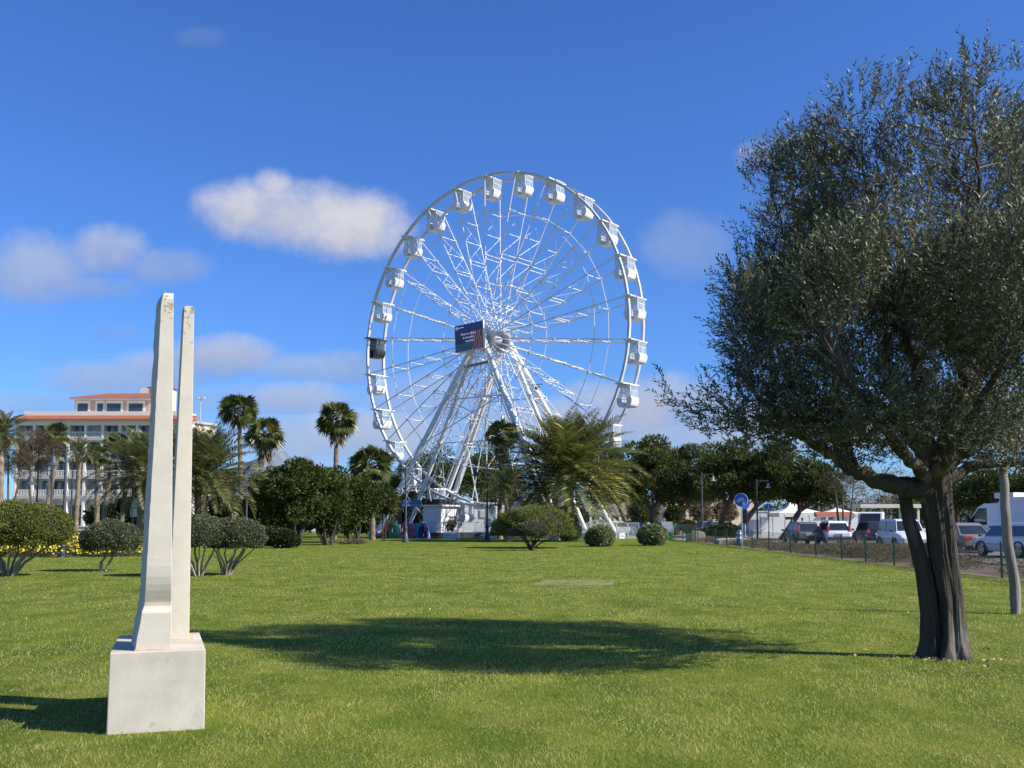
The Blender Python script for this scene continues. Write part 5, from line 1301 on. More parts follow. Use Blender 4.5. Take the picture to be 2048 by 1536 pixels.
# planters
M_plant = foliage('planter_twig_leaf', (0.10, 0.085, 0.04), (0.24, 0.20, 0.11), transl=.2, rough=.7)
def planter(label, xl, xr, yb, Y, shrub=True):
    a, b = at(xl, yb, Y), at(xr, yb, Y); w = b.x - a.x; T = thing('planter', label, 'planter', (a.x, Y, 0), 0, 'white planter boxes')
    mb = MB(); mb.box((w / 2, .5, .26), (w, 1.0, .5)); bx = mb.build('box', M_whitep, T, bevel=.02)
    mb = MB()
    for i in range(9): mb.box((.2 + i * w * .075, -.01, .30), (.07, .01, .10 + .04 * (i % 2)))
    mb.build('lettering', M_shade, bx)
    if shrub:
        cl = random_clumps((w / 2, .5, 1.15), (w * .36, .4, .60), 10, .25, .4, int(xl)); clump_foliage('shrub', M_plant, cl, 1300, .16, .05, T)
        mb = MB()
        for k in range(5): mb.tube([(w * (.25 + .12 * k), .5, .45), (w * (.2 + .15 * k), .5, 1.5)], .02, 4)
        stem = mb.build('stem', M_stem, T)
planter('white planter box with a thin leafless shrub in front of the railing', 886, 918, 1074, 90.6)
planter('white planter box behind the lamp post by the wide mossy dome', 967, 1000, 1074, 90.8, False)
def glass_barrier():
    Y = 90; a = at(1165, 1078, Y).x; T = thing('glass_barrier', 'low white framed glass barrier right of the wheel legs', 'barrier', (a, Y, 0), R(-3)); n = 5; w = (at(1278, 1078, Y).x - a) / n
    for i in range(n):
        mb = MB(); mb.box((w * (i + .5), 0, .78), (w - .14, .02, .95)); mb.build('pane', M_glass, T)
        mb = MB(); x0, x1 = w * i + .03, w * (i + 1) - .03
        for x in (x0, x1): mb.box((x, 0, .68), (.06, .06, 1.36))
        mb.box(((x0 + x1) / 2, 0, 1.33), (x1 - x0 - .06, .05, .06)); mb.box(((x0 + x1) / 2, 0, .22), (x1 - x0 - .06, .05, .10)); mb.build('frame', M_wpaint, T)
glass_barrier()
def cabin_house():
    Y = 97.5; a, b = at(925, 1030, Y), at(1062, 1030, Y); T = thing('operator_cabin', 'white control cabin with windows under the wheel', 'cabin', (a.x, Y, .46)); w = b.x - a.x
    mb = MB(); mb.box((w / 2, 1.5, 1.3), (w, 3, 2.6)); mb.build('wall', M_whitep, T); mb = MB(); mb.box((w / 2, 1.5, 2.68), (w + .4, 3.4, .16)); mb.build('roof', M_wpaint, T)
    for i in range(5):
        mb = MB(); mb.box((.8 + i * w * .19, -.02, 1.7), (.9, .05, .8)); f = mb.build('window', M_wpaint, T); mb = MB(); mb.box((.8 + i * w * .19, -.055, 1.7), (.72, .03, .62)); mb.build('pane', M_hback, f)
cabin_house()
def gate_arch():
    Y = 92; c = at(1188, 1066, Y); T = thing('white_screen_panel', 'white rounded screen panel at the right end of the wheel platform', 'panel', (c.x, Y, 0)); mb = MB()
    mb.prism([(-1.6, .1), (1.9, .1), (1.9, .9)] + [(1.4 * math.cos(a) + .5, .9 + .75 * math.sin(a)) for a in np.linspace(0.05, PI - .05, 12)] + [(-1.6, 1.0)], -.05, .05); mb.build('board', M_wpaint, T)
    for x in (-1.5, 1.8): mb = MB(); mb.box((x, .2, .3), (.1, .4, .6)); mb.build('foot', M_wpaint, T)
gate_arch()

# ------------------------------------------------------------------ lamp posts, signs, posts, fences
M_iron = mat('dark_grey_iron', (0.045, 0.05, 0.06), .5, .2, 4)
M_irong = mat('blue_grey_painted_iron', (0.060, 0.070, 0.082), .5, .15, 4)
M_lampw = mat('pale_lamp_shade', (0.28, 0.29, 0.29), .5, .1, 4)
def lamp(label, x, ytop, Y, bell_dx, m=M_iron, bm=None, base=True, bell=True, sc=1.0):
    b = at(x, 1060, Y); zt = at(x, ytop, Y).z; T = thing('street_lamp', label, 'street lamp', (b.x, Y, 0), 0, 'bell shaped street lamps')
    mb = MB()
    if base: mb.lathe([(.26, -.05), (.26, .12), (.20, .16), (.17, .55), (.13, .62), (.13, .95), (.16, 1.0), (.16, 1.1), (.085, 1.16), (.07, zt * .6), (.055, zt)], n=14)
    else: mb.lathe([(.085, -.05), (.07, zt * .5), (.05, zt)], n=10)
    mb.build('pole', m, T, smooth=True)
    if bell:
        d = bell_dx * sc
        mb = MB(); za = zt - .18
        mb.tube([(0, 0, za), (d, 0, za + .03)], .03, 6); mb.tube([(0, 0, za - .55 * sc), (d * .18, 0, za - .28 * sc), (d * .45, 0, za - .03)], .022, 5); mb.tube([(d, 0, za + .12), (d, 0, za - .25 * sc)], .03, 6); mb.build('bracket', m, T)
        mb = MB(); s = sc; z = za - .25 * s; mb.lathe([(.05 * s, z), (.13 * s, z - .06 * s), (.16 * s, z - .22 * s), (.20 * s, z - .40 * s), (.36 * s, z - .52 * s), (.36 * s, z - .56 * s), (.15 * s, z - .54 * s)], (d, 0, 0), 16); mb.build('lamp_shade', bm or m, T, smooth=True)
lamp('street lamp with a bell shade left of its pole, in front of the ticket booth', 811, 933, 75, -.30, M_irong, sc=.9)
lamp('black street lamp left of the wide mossy dome, bell shade on a long arm', 974, 928, 82, -1.0, M_iron, sc=.9)
lamp('tall grey blue street lamp with a big bell before the hotel', 127, 895, 50, -.72, M_irong, base=False, sc=.85)
lamp('grey street lamp second from the left, bell hanging left of it at hotel balcony height', 101, 935, 56, -1.28, M_irong, base=False, sc=.9)
lamp('thin dark street lamp with a small bell to its right in front of the hotel', 141, 940, 90, 1.0, M_iron, base=False, sc=.8)
lamp('grey street lamp with a drooping bell left of the notice board', 264, 955, 66, -2.2, M_irong, base=False, sc=1.0)
lamp('street lamp whose bell hangs left among the dark trees', 492, 962, 70, -.7, M_irong, base=False, sc=1.0)
lamp('slim grey street lamp with a pale bell right of its pole under the pines', 1405, 945, 92, 1.4, M_irong, M_lampw, base=False, sc=.7)
lamp('dark street lamp with a pale bell on a long arm behind the cycle path sign', 1515, 958, 90, 1.4, M_iron, M_lampw, base=False, sc=.7)
def stadium_light():
    Y = 175; b = at(396, 1000, Y); zt = at(396, 797, Y).z; T = thing('floodlight_mast', 'slender floodlight mast with four lamp heads above the hotel wing', 'floodlight mast', (b.x, Y, 0))
    mb = MB(); mb.tube([(0, 0, 0), (0, 0, zt)], [.16, .09], 8); mb.build('pole', M_shade, T)
    for x in (-.6, -.25, .25, .6): mb = MB(); mb.lathe([(.1, zt - .05), (.28, zt + .0), (.26, zt + .14), (.08, zt + .2)], (x, 0, 0), 10); mb.build('lamp_head', M_shade, T)
    mb = MB(); mb.tube([(-.6, 0, zt - .05), (.6, 0, zt - .05)], .05, 6); mb.build('crossbar', M_shade, T)
stadium_light()
M_signblue = mat('sign_blue', (0.012, 0.115, 0.52), .4, .06, 3)
M_signw = mat('sign_white', (0.82, 0.83, 0.84), .4, .04, 3)
M_galv = mat('galvanised_steel', (0.46, 0.48, 0.50), .45, .12, 5, metal=.5)
def disc(mb, c, r_, y0, y1, n=28): mb.lathe([(r_, -y1), (r_, -y0)], c, n, 'Y')
def bike(mb, s, y, ox=0, oz=0):
    th = .035 * s
    for x in (-.42, .42): mb.tube([(ox + x * s + .22 * s * math.cos(a), y, oz - .18 * s + .22 * s * math.sin(a)) for a in np.linspace(0, 2 * PI, 17)], th, 4, False)
    for a, b in (((-.42, -.18), (-.12, .16)), ((-.12, .16), (.28, .16)), ((.28, .16), (-.02, -.18)), ((-.02, -.18), (-.42, -.18)), ((-.02, -.18), (-.16, .28)), ((.42, -.18), (.24, .32)), ((.24, .32), (.12, .34)), ((-.26, .30), (-.06, .30))):
        mb.tube([(ox + a[0] * s, y, oz + a[1] * s), (ox + b[0] * s, y, oz + b[1] * s)], th, 4)
def cycle_sign():
    b = G(1484, 1098); Y = b.y; s = FPX / Y; zc = at(1481, 1000, Y).z; T = thing('cycle_path_sign', 'round blue bicycle sign on a pale pole at the end of the wire fence', 'road sign', b, R(-28)); r_ = 13.8 / s
    mb = MB(); mb.tube([(0, .06, -.05), (0, .06, zc + r_ * .8)], .032, 8); mb.build('pole', M_galv, T)
    mb = MB(); disc(mb, (0, 0, zc), r_, -.012, .012); d = mb.build('disc', M_signw, T)
    mb = MB(); disc(mb, (0, -.014, zc), r_ * .93, -.004, .004); mb.build('blue_face', M_signblue, d)
    mb = MB(); bike(mb, r_ * .95, -.022, 0, zc + .02); mb.add([(r_ * .25, -.021, zc - r_ * .85), (r_ * .62, -.021, zc - r_ * .62), (r_ * .55, -.021, zc - r_ * .25), (r_ * .2, -.021, zc - r_ * .4)], [(0, 1, 2, 3)]); mb.build('bicycle_symbol', M_signw, d)
cycle_sign()
def small_sign(label, x, y, rp, Y, walker=True):
    c = at(x, y, Y); s = FPX / Y; r_ = rp / s; T = thing('foot_cycle_sign', label, 'road sign', (c.x, Y, 0), R(-12)); zc = c.z
    mb = MB(); mb.tube([(0, .06, -.05), (0, .06, zc + r_ * .8)], .04, 8); mb.build('pole', M_iron, T); mb = MB(); disc(mb, (0, 0, zc), r_, -.012, .012); d = mb.build('disc', M_signw, T); mb = MB(); disc(mb, (0, -.014, zc), r_ * .95, -.004, .004); mb.build('blue_face', M_signblue, d)
    mb = MB(); bike(mb, r_ * .62, -.022, 0, zc - r_ * .42); mb.ball((0, -.022, zc + r_ * .62), r_ * .12, 8, 6); mb.tube([(0, -.022, zc + r_ * .48), (0, -.022, zc + r_ * .14)], r_ * .09, 5); mb.tube([(0, -.022, zc + r_ * .14), (-r_ * .14, -.022, zc - r_ * .12)], r_ * .05, 4); mb.tube([(0, -.022, zc + r_ * .14), (r_ * .14, -.022, zc - r_ * .12)], r_ * .05, 4); mb.build('walker_and_bicycle_symbol', M_signw, d)
small_sign('round blue sign with a walker and a bicycle by the cross path, under the pine', 1537, 1014, 7.2, 88)
def traffic_light():
    b = at(1490, 1060, 74); zt = at(1490, 1018, 74).z; T = thing('traffic_light', 'black traffic light seen from behind the round bicycle sign', 'traffic light', (b.x, 74, 0)); mb = MB(); mb.tube([(0, 0, -.05), (0, 0, zt - 1.0)], .05, 8); mb.build('pole', M_galv, T)
    mb = MB(); mb.box((0, 0, zt - .5), (.30, .25, 1.0)); h = mb.build('housing', M_blackp, T, bevel=.03)
    for k in range(3): mb = MB(); mb.lathe([(.11, -.06), (.11, .10)], (0, -.16, zt - .2 - .3 * k), 12, 'Y', False); mb.build('visor', M_blackp, h)
    mb = MB(); disc(mb, (0, -.02, zt + .32), .34, -.015, .015); mb.build('round_blue_plate', M_signblue, T)
traffic_light()
def bollard():
    b = G(1478, 1090); T = thing('striped_bollard', 'blue and white striped plastic bollard behind the fence next to the bicycle sign', 'bollard', at(1478, 1085, 66) * Vector((1, 1, 0)))
    mb = MB(); mb.lathe([(.16, 0), (.16, .9), (.12, .97), (.02, .98)], n=14); p = mb.build('post', mat('bollard_blue', (0.06, 0.19, 0.33), .5), T, smooth=True)
    for z in (.42, .70): mb = MB(); mb.lathe([(.166, z), (.166, z + .15)], n=14, cap=False); mb.build('white_band', M_signw, p)
bollard()
def low_block(label, x0, x1, yt, Y, m, name='concrete_block'):
    a, b = at(x0, yt, Y), at(x1, yt, Y); mb = MB(); mb.prism([(0, 0), (b.x - a.x, 0), (b.x - a.x - .1, a.z * .8), (b.x - a.x - .35, a.z), (.3, a.z * .95), (.05, a.z * .7)], 0, 1.4); o = mb.build(name, m, bevel=.03); o.location = (a.x, Y, 0); return tag(o, label, 'block')
low_block('low pale concrete block behind the striped bollard', 1437, 1505, 1077, 70, M_cream2)
low_block('pale rounded stone in the fenced corner behind the green mesh', 1378, 1412, 1062, 80, M_stone, 'boulder')
def white_ramp():
    Y = 92; a = at(1470, 1052, Y); T = thing('leaning_board', 'tall white leaning board between two pine trunks', 'board', (a.x, Y, 0)); mb = MB(); mb.prism([(0, 0), (.7, 0), (1.0, 1.9), (.75, 2.0)], 0, .08); mb.build('board', M_whitep, T); mb = MB(); mb.tube([(.5, .1, 1.3), (.5, .9, 0)], .03, 5); mb.build('strut', M_shade, T)
white_ramp()
def notice_board():
    Y = 62; c = at(270, 1000, Y); s = FPX / Y; T = thing('notice_board', 'white notice board of two panels on two thin posts left of the sculpture', 'notice board', (c.x, Y, 0))
    zt, zm, zb = at(270, 997, Y).z, at(270, 1015, Y).z, at(270, 1034, Y).z
    for x in (-.12, .14): mb = MB(); mb.tube([(x, .03, -.05), (x, .03, zt)], .025, 6); mb.build('post', M_iron, T)
    mb = MB(); mb.box((0, 0, (zt + zm) / 2), (.40, .03, zt - zm)); p = mb.build('upper_panel', M_whitep, T); mb = MB(); mb.box((-.05, -.018, (zm + zb) / 2 - .02), (.40, .03, zm - zb - .06)); q = mb.build('lower_panel', M_signw, T)
    mb = MB(); mb.box((0, -.018, (zt + zm) / 2), (.30, .006, (zt - zm) * .6)); mb.build('pale_print', mat('faded_print', (.60, .68, .70), .6, .25, 20), p); mb = MB(); mb.box((-.15, -.036, (zm + zb) / 2 - .02), (.16, .006, zm - zb - .10)); mb.build('dark_print', M_shade, q)
notice_board()
def hydrant():
    b = G(124, 1115); T = thing('iron_bollard', 'short grey iron bollard with a pointed cap at the edge of the flower bed', 'bollard', b); s = FPX / b.y; h = 33 / s
    mb = MB(); mb.lathe([(.11, -.05), (.11, h * .60), (.15, h * .64), (.17, h * .70), (.15, h * .78), (.10, h * .83), (.06, h * .90), (.03, h), (.01, h)], n=16); mb.build('post', M_irong, T, smooth=True)
    mb = MB(); mb.lathe([(.13, -.03), (.13, .08)], n=16); mb.build('base_ring', M_irong, T)
hydrant()
# green wire fence
M_fgreen = mat('dark_green_paint', (0.012, 0.075, 0.05), .45, .15, 5)
def wire_mat(name, col, sc, th):
    m, t, p = new_mat(name); tc = t.n('ShaderNodeTexCoord'); sp = t.n('ShaderNodeSeparateXYZ'); t.l(tc.outputs['Object'], sp.inputs[0])
    a = t.math('LESS_THAN', t.math('FRACT', t.math('MULTIPLY', t.math('ADD', sp.outputs[0], sp.outputs[1]), sc)), th); b = t.math('LESS_THAN', t.math('FRACT', t.math('MULTIPLY', sp.outputs[2], sc)), th)
    f = t.math('MAXIMUM', a, b); tr = t.n('ShaderNodeBsdfTransparent'); mx = t.n('ShaderNodeMixShader'); p.inputs['Base Color'].default_value = col + (1,); p.inputs['Roughness'].default_value = .5
    t.l(f, mx.inputs[0]); t.l(tr.outputs[0], mx.inputs[1]); t.l(p.outputs[0], mx.inputs[2]); t.l(mx.outputs[0], m.node_tree.nodes['Material Output'].inputs[0]); return m
M_wire = wire_mat('green_wire_mesh', (0.012, 0.075, 0.05), 18.0, .11)
M_net = wire_mat('green_shade_net', (0.02, 0.10, 0.075), 30.0, .38)
def wire_fence():
    T = thing('wire_fence', 'green wire mesh fence on thin posts along the right edge of the lawn', 'fence', (13.55, 0, 0))
    pxs = [(1377, 1083), (1394, 1086), (1410, 1087.5), (1429, 1089), (1451, 1091.6), (1476.5, 1096.5), (1501.7, 1099.8), (1535, 1103), (1577.7, 1104.7), (1628, 1110.7), (1679, 1119.5), (1726.7, 1123.8), (1782.8, 1129.5), (1868, 1139), (1996, 1157)]
    ys = []
    for x, y in pxs: ys.append(13.55 * FPX / (x - 1024))
    ys += [23.5, 19.5, 15.5]
    for i, y in enumerate(ys):
        mb = MB(); mb.lathe([(.032, -.1), (.032, .98), (.036, .985), (.02, 1.02)], (0, y, 0), 10); mb.build('post', M_fgreen, T)
    mb = MB(); mb.box((.03, (ys[0] + ys[-1]) / 2, .48), (.004, ys[0] - ys[-1], .92)); mb.build('mesh', M_wire, T)
    mb = MB(); mb.tube([(.03, ys[0], .93), (.03, ys[-1], .93)], .006, 4); mb.tube([(.03, ys[0], .50), (.03, ys[-1], .50)], .005, 4); mb.build('wire', M_fgreen, T)
    return ys
fys = wire_fence()
def net_fence():
    a = Vector((12.7, 87, 0)); T = thing('netted_fence', 'dark green netted fence corner beside the recycling kiosk', 'fence', a); pts = [(0, 0), (.85, -3.2), (.85, -9.2)]
    for i in range(6):
        p = Vector(pts[0]).lerp(Vector(pts[1]), i / 2) if i < 3 else Vector(pts[1]).lerp(Vector(pts[2]), (i - 2) / 3)
        mb = MB(); mb.tube([(p.x, p.y, -.1), (p.x, p.y, 1.3)], .03, 6); mb.build('post', M_fgreen, T)
    mb = MB()
    for i in range(2): p, q = pts[i], pts[i + 1]; mb.add([(p[0], p[1], .05), (q[0], q[1], .05), (q[0], q[1], 1.25), (p[0], p[1], 1.25)], [(0, 1, 2, 3)])
    mb.build('net', M_net, T)
net_fence()
bush('fence_hedge', 'long low dark hedge inside the netted fence corner', 1442, 1063, 50, 14, 84, 6000, M_hedge, 91, (.2, .12), None, 'hedge', .5, 20)
bush('fence_hedge', 'small dark hedge bush at the fence corner next to the recycling kiosk', 1375, 1052, 20, 12, 88, 2500, M_dark, 92, (.2, .12), None, 'hedge')
def kiosk():
    Y = 85; a = at(1312, 1078, Y); s = FPX / Y; T = thing('recycling_kiosk', 'white and green container with a sloping dark green side', 'container', (a.x, Y, 0), R(-8)); w = 33 / s
    mb = MB(); mb.prism([(w * .55, 0), (w, 0), (w, .60), (w * .55, .60)], 0, 1.5); mb.build('lower_body', mat('bright_green_paint', (.05, .36, .13), .5), T)
    mb = MB(); mb.prism([(w * .55, .603), (w, .603), (w, 1.45), (w * .3, 1.45)], 0.003, 1.5); mb.build('upper_body', M_wpaint, T)
    mb = MB(); mb.prism([(0, 0), (w * .54, 0), (w * .54, .60), (w * .28, 1.45), (0.1, 1.3)], .06, 1.46); mb.build('sloping_side', mat('deep_green_paint', (.008, .07, .035), .5), T)
kiosk()

# ------------------------------------------------------------------ vehicles
M_tyre = mat('black_rubber', (0.022, 0.022, 0.024), .85, .2, 10)
M_rim = mat('silver_wheel', (0.50, 0.51, 0.53), .3, .1, 6, metal=.7)
M_cglass = mat('tinted_car_glass', (0.025, 0.032, 0.036), .06, .2, 1, spec=.9)
M_red = mat('red_tail_lamp', (0.45, 0.015, 0.015), .25, .15, 6, coat=.5)
M_plate = mat('white_number_plate', (0.75, 0.76, 0.80), .5, .1, 12)
M_trim = mat('black_plastic_trim', (0.035, 0.036, 0.04), .6, .15, 6)
M_headl = mat('clear_head_lamp', (0.62, 0.64, 0.66), .15, .1, 8)
def lit_red():
    m, t, p = new_mat('lit_brake_lamp'); p.inputs['Base Color'].default_value = (.5, .02, .015, 1); p.inputs['Emission Color'].default_value = (1, .05, .03, 1); p.inputs['Emission Strength'].default_value = .2; return m
M_brake = lit_red()
def paint(name, c, rough=.28): return mat(name, c, rough, .03, 1.0, coat=.25)
def car(name, label, cat, loc, rz, col, L=4.0, W_=1.7, H=1.5, hood=.95, tail=.25, boxy=0.0, plate=True, tails='tall', brake=False, boot=0.0, group='cars on the road'):
    """x forward (front +), y left; origin on the ground under the middle"""
    T = thing(name, label, cat, loc, rz, group); hw = W_ / 2; zb = .26; belt = H * .60; xf, xr = L / 2, -L / 2
    pc = paint('paint_' + label.split()[0], col)
    # lower body: stations along x with (z bottom, z top, half width)
    st = [(xr, .42, belt - .10, hw * .86), (xr + .10, zb + .05, belt - .02, hw * .95), (xr + .5, zb, belt, hw), (-L * .1, zb, belt, hw), (xf - hood - .1, zb, belt, hw), (xf - hood * .45, zb, belt - .10, hw * .98), (xf - .18, zb + .04, belt - .20, hw * .90), (xf, .38, belt - .38, hw * .74)]
    vs, fs = [], []
    for x, z0, z1, w in st:
        zm = z0 + (z1 - z0) * .45
        vs += [(x, -w * .93, z0), (x, -w * 1.0, zm), (x, -w * .95, z1 - .03), (x, -w * .88, z1), (x, w * .88, z1), (x, w * .95, z1 - .03), (x, w * 1.0, zm), (x, w * .93, z0)]
    for i in range(len(st) - 1):
        for k in range(8): a, b = i * 8 + k, i * 8 + (k + 1) % 8; fs.append((a, b, b + 8, a + 8))
    fs.append(tuple(range(7, -1, -1))); fs.append(tuple((len(st) - 1) * 8 + k for k in range(8)))
    mb = MB(); mb.add(vs, fs); body = mb.build('body', pc, T, smooth=True, bevel=.02)
    # greenhouse
    xw = xf - hood; rk = .55 - .45 * boxy
    g = [(xr + .06 + boot, belt - .015, hw * .86), (xr + tail + boot + .05, H - .10, hw * .70), (xr + tail + boot + .30, H, hw * .66), (xw - rk - .35, H, hw * .66), (xw - rk, H - .07, hw * .69), (xw + .12, belt - .03, hw * .84)]
    n = len(g); vs = [(x, -w, z) for x, z, w in g] + [(x, w, z) for x, z, w in g]; fs = [tuple(range(n)), tuple(range(2 * n - 1, n - 1, -1))]
    for i in range(n): j = (i + 1) % n; fs.append((i, i + n, j + n, j))
    mb = MB(); mb.add(vs, fs); mb.build('roof', pc, T, bevel=.03)
    # windows set 6 mm proud
    def side(xa, xb, s):
        """side pane between x stations, following the greenhouse slope"""
        zt = H - .13; wl, wt = hw * .862 + .008, hw * .705 + .008; q = .045
        def lean(x, top): return x
        def xs(z, front):
            f = (z - belt) / (H - belt)
            return (xw + .02 - (rk + .05) * f) if front else (xr + .16 + boot + (tail) * f)
        z0, z1 = belt + .03, zt; w0 = wl + (wt - wl) * (z0 - belt) / (H - belt); w1 = wl + (wt - wl) * (z1 - belt) / (H - belt)
        a0, a1 = max(xa, xs(z0, False)), max(xa, xs(z1, False)); b0, b1 = min(xb, xs(z0, True)), min(xb, xs(z1, True))
        m2 = MB(); pts = [(a0, s * w0, z0), (b0, s * w0, z0), (b1, s * w1, z1), (a1, s * w1, z1)]; inn = [(x, y - s * .02, z) for x, y, z in pts]
        m2.add(pts + inn, [(0, 1, 2, 3), (0, 4, 5, 1), (1, 5, 6, 2), (2, 6, 7, 3), (3, 7, 4, 0)]); m2.build('side_window', M_cglass, T)
    mid = (xr + xw) / 2 - .05
    for s in (-1, 1): side(-9, mid - .05, s); side(mid + .05, 9, s)
    def slopepane(nm, p, q, wsc, ins, out):
        (x0, z0, w0), (x1, z1, w1) = p, q; m2 = MB(); f0, f1 = .10, .92; a = (x0 + (x1 - x0) * f0 + out, z0 + (z1 - z0) * f0 + .006, (w0 + (w1 - w0) * f0) * wsc); b = (x0 + (x1 - x0) * f1 + out, z0 + (z1 - z0) * f1 + .006, (w0 + (w1 - w0) * f1) * wsc)
        v = [(a[0], -a[2], a[1]), (a[0], a[2], a[1]), (b[0], b[2], b[1]), (b[0], -b[2], b[1])]; v2 = [(x - out * 1.5, y, z - .01) for x, y, z in v]
        m2.add(v + v2, [(0, 1, 2, 3), (0, 4, 5, 1), (1, 5, 6, 2), (2, 6, 7, 3), (3, 7, 4, 0)]); m2.build(nm, M_cglass, T)
    slopepane('rear_window', g[0], g[1], .88, 0, -.012); slopepane('windscreen', g[5], g[4], .90, 0, .014)
    for sx in (xr + L * .20, xf - L * .20):
        for s in (-1, 1):
            mb = MB(); mb.lathe([(.22, -.09), (.30, -.09), (.315, -.05), (.315, .05), (.30, .09), (.22, .09)], (sx, s * (hw - .10), .315), 20, 'Y'); w = mb.build('wheel', M_tyre, T, smooth=True)
            mb = MB(); y = s * (hw - .006); mb.lathe([(.20, -.012), (.20, .012)], (sx, y, .315), 18, 'Y')
            mb.build('rim', M_rim, w)
            mb = MB()
            for k in range(7): a = 2 * PI * k / 7; mb.box((sx + .12 * math.cos(a), y + s * .012, .315 + .12 * math.sin(a)), (.11, .012, .03), rot=Matrix.Rotation(-a, 3, 'Y'))
            mb.build('spoke', M_trim, w)
            mb = MB(); n = 12; pts = [(sx + .40 * math.cos(a), .315 + .40 * math.sin(a)) for a in np.linspace(-.15, PI + .15, n)] + [(sx + .325 * math.cos(a), .315 + .325 * math.sin(a)) for a in np.linspace(PI + .15, -.15, n)]
            mb.prism(pts, s * (hw + .001) - .05, s * (hw + .001) + .012); mb.build('wheel_arch', M_trim, T)
    mb = MB(); mb.box((xr - .03, 0, .46), (.12, W_ * .90, .18)); mb.build('rear_bumper', M_trim if not boxy and tails == 'tall' else pc, T, bevel=.04)
    mb = MB(); mb.box((xf - .06, 0, .40), (.10, W_ * .72, .20)); mb.build('front_bumper', M_trim, T, bevel=.04)
    for s in (-1, 1):
        mb = MB()
        if tails == 'tall': mb.box((xr + .13 + boot, s * hw * .82, belt + .14), (.14, .13, .42), rot=Matrix.Rotation(R(12), 3, 'Y'))
        elif tails == 'wide': mb.box((xr + .03, s * hw * .66, belt - .13), (.16, .42, .15))
        else: mb.box((xr + .05, s * hw * .78, belt - .05), (.14, .16, .17))
        mb.build('tail_lamp', M_brake if brake else M_red, T, bevel=.02)
        mb = MB(); mb.box((xf - .20, s * hw * .72, belt - .34), (.22, .28, .16)); mb.build('head_lamp', M_headl, T, bevel=.04)
        mb = MB(); mb.box((xw + .02, s * (hw + .07), belt + .05), (.10, .18, .13)); mb.build('wing_mirror', M_trim, T, bevel=.03)
    if plate: mb = MB(); mb.box((xr - .012 if tails != 'wide' else xr - .03, 0, belt - .22), (.05, .50, .12)); pl = mb.build('number_plate', M_plate, T); mb = MB(); [mb.box((xr - .04 if tails != 'wide' else xr - .058, -.17 + .058 * k, belt - .22), (.01, .035, .06)) for k in range(7)]; mb.build('plate_lettering', M_trim, pl)
    return T
UP = PI / 2                                                        # heading +Y (away from the camera)
RZ = -.03
def spot(x, Y): return Vector((at(x, 1060, Y).x, Y, RZ))
car('hatchback', 'grey hatchback with tall red tail lamps, left end of the line of cars', 'car', spot(1602, 70), UP + R(1), (.11, .125, .135), 3.95, 1.72, 1.50)
car('hatchback', 'white small hatchback with tall red tail lamps beside the grey hatchback', 'car', spot(1664, 69), UP - R(3), (.74, .75, .75), 3.65, 1.66, 1.56, hood=.75)
car('hatchback', 'dark blue hatchback with a lit red tail lamp behind the white jeep style car', 'car', spot(1742, 71), UP - R(4), (.022, .03, .045), 4.0, 1.75, 1.55, tails='low', brake=True)
car('off_roader', 'white boxy off roader with black wheel arches beside the olive trunk', 'car', spot(1806, 58), -UP - R(2), (.66, .68, .71), 4.2, 1.8, 1.68, hood=1.05, tail=.12, boxy=.5, tails='low')
car('saloon', 'beige grey saloon with a low boot right behind the olive trunk', 'car', spot(1925, 54), UP - R(2), (.20, .19, .178), 4.5, 1.8, 1.48, hood=1.1, tail=.75, boot=.55, tails='wide')
car('hatchback', 'white hatchback cut by the right edge of the photo behind the wooden post', 'car', spot(2030, 46.5), UP + R(13), (.72, .74, .77), 4.05, 1.7, 1.50, tails='low')
for i, (x, Y, c, lab) in enumerate(((1215, 112, (.10, .03, .03), 'dark red car parked far behind the glass barrier'), (1238, 111, (.45, .46, .47), 'silver car parked far behind the glass barrier'), (1268, 113, (.05, .055, .07), 'dark blue car parked far behind by a pine trunk'), (1428, 122, (.03, .035, .05), 'black car parked in front of the cream wall, left of the leaning trunks'), (1446, 120, (.06, .065, .07), 'dark grey car parked in front of the cream wall between pine trunks'))):
    car('parked_car', lab, 'car', spot(x, Y), R(20), c, 4.2, 1.7, 1.5, tails='low', group='cars parked behind the park')

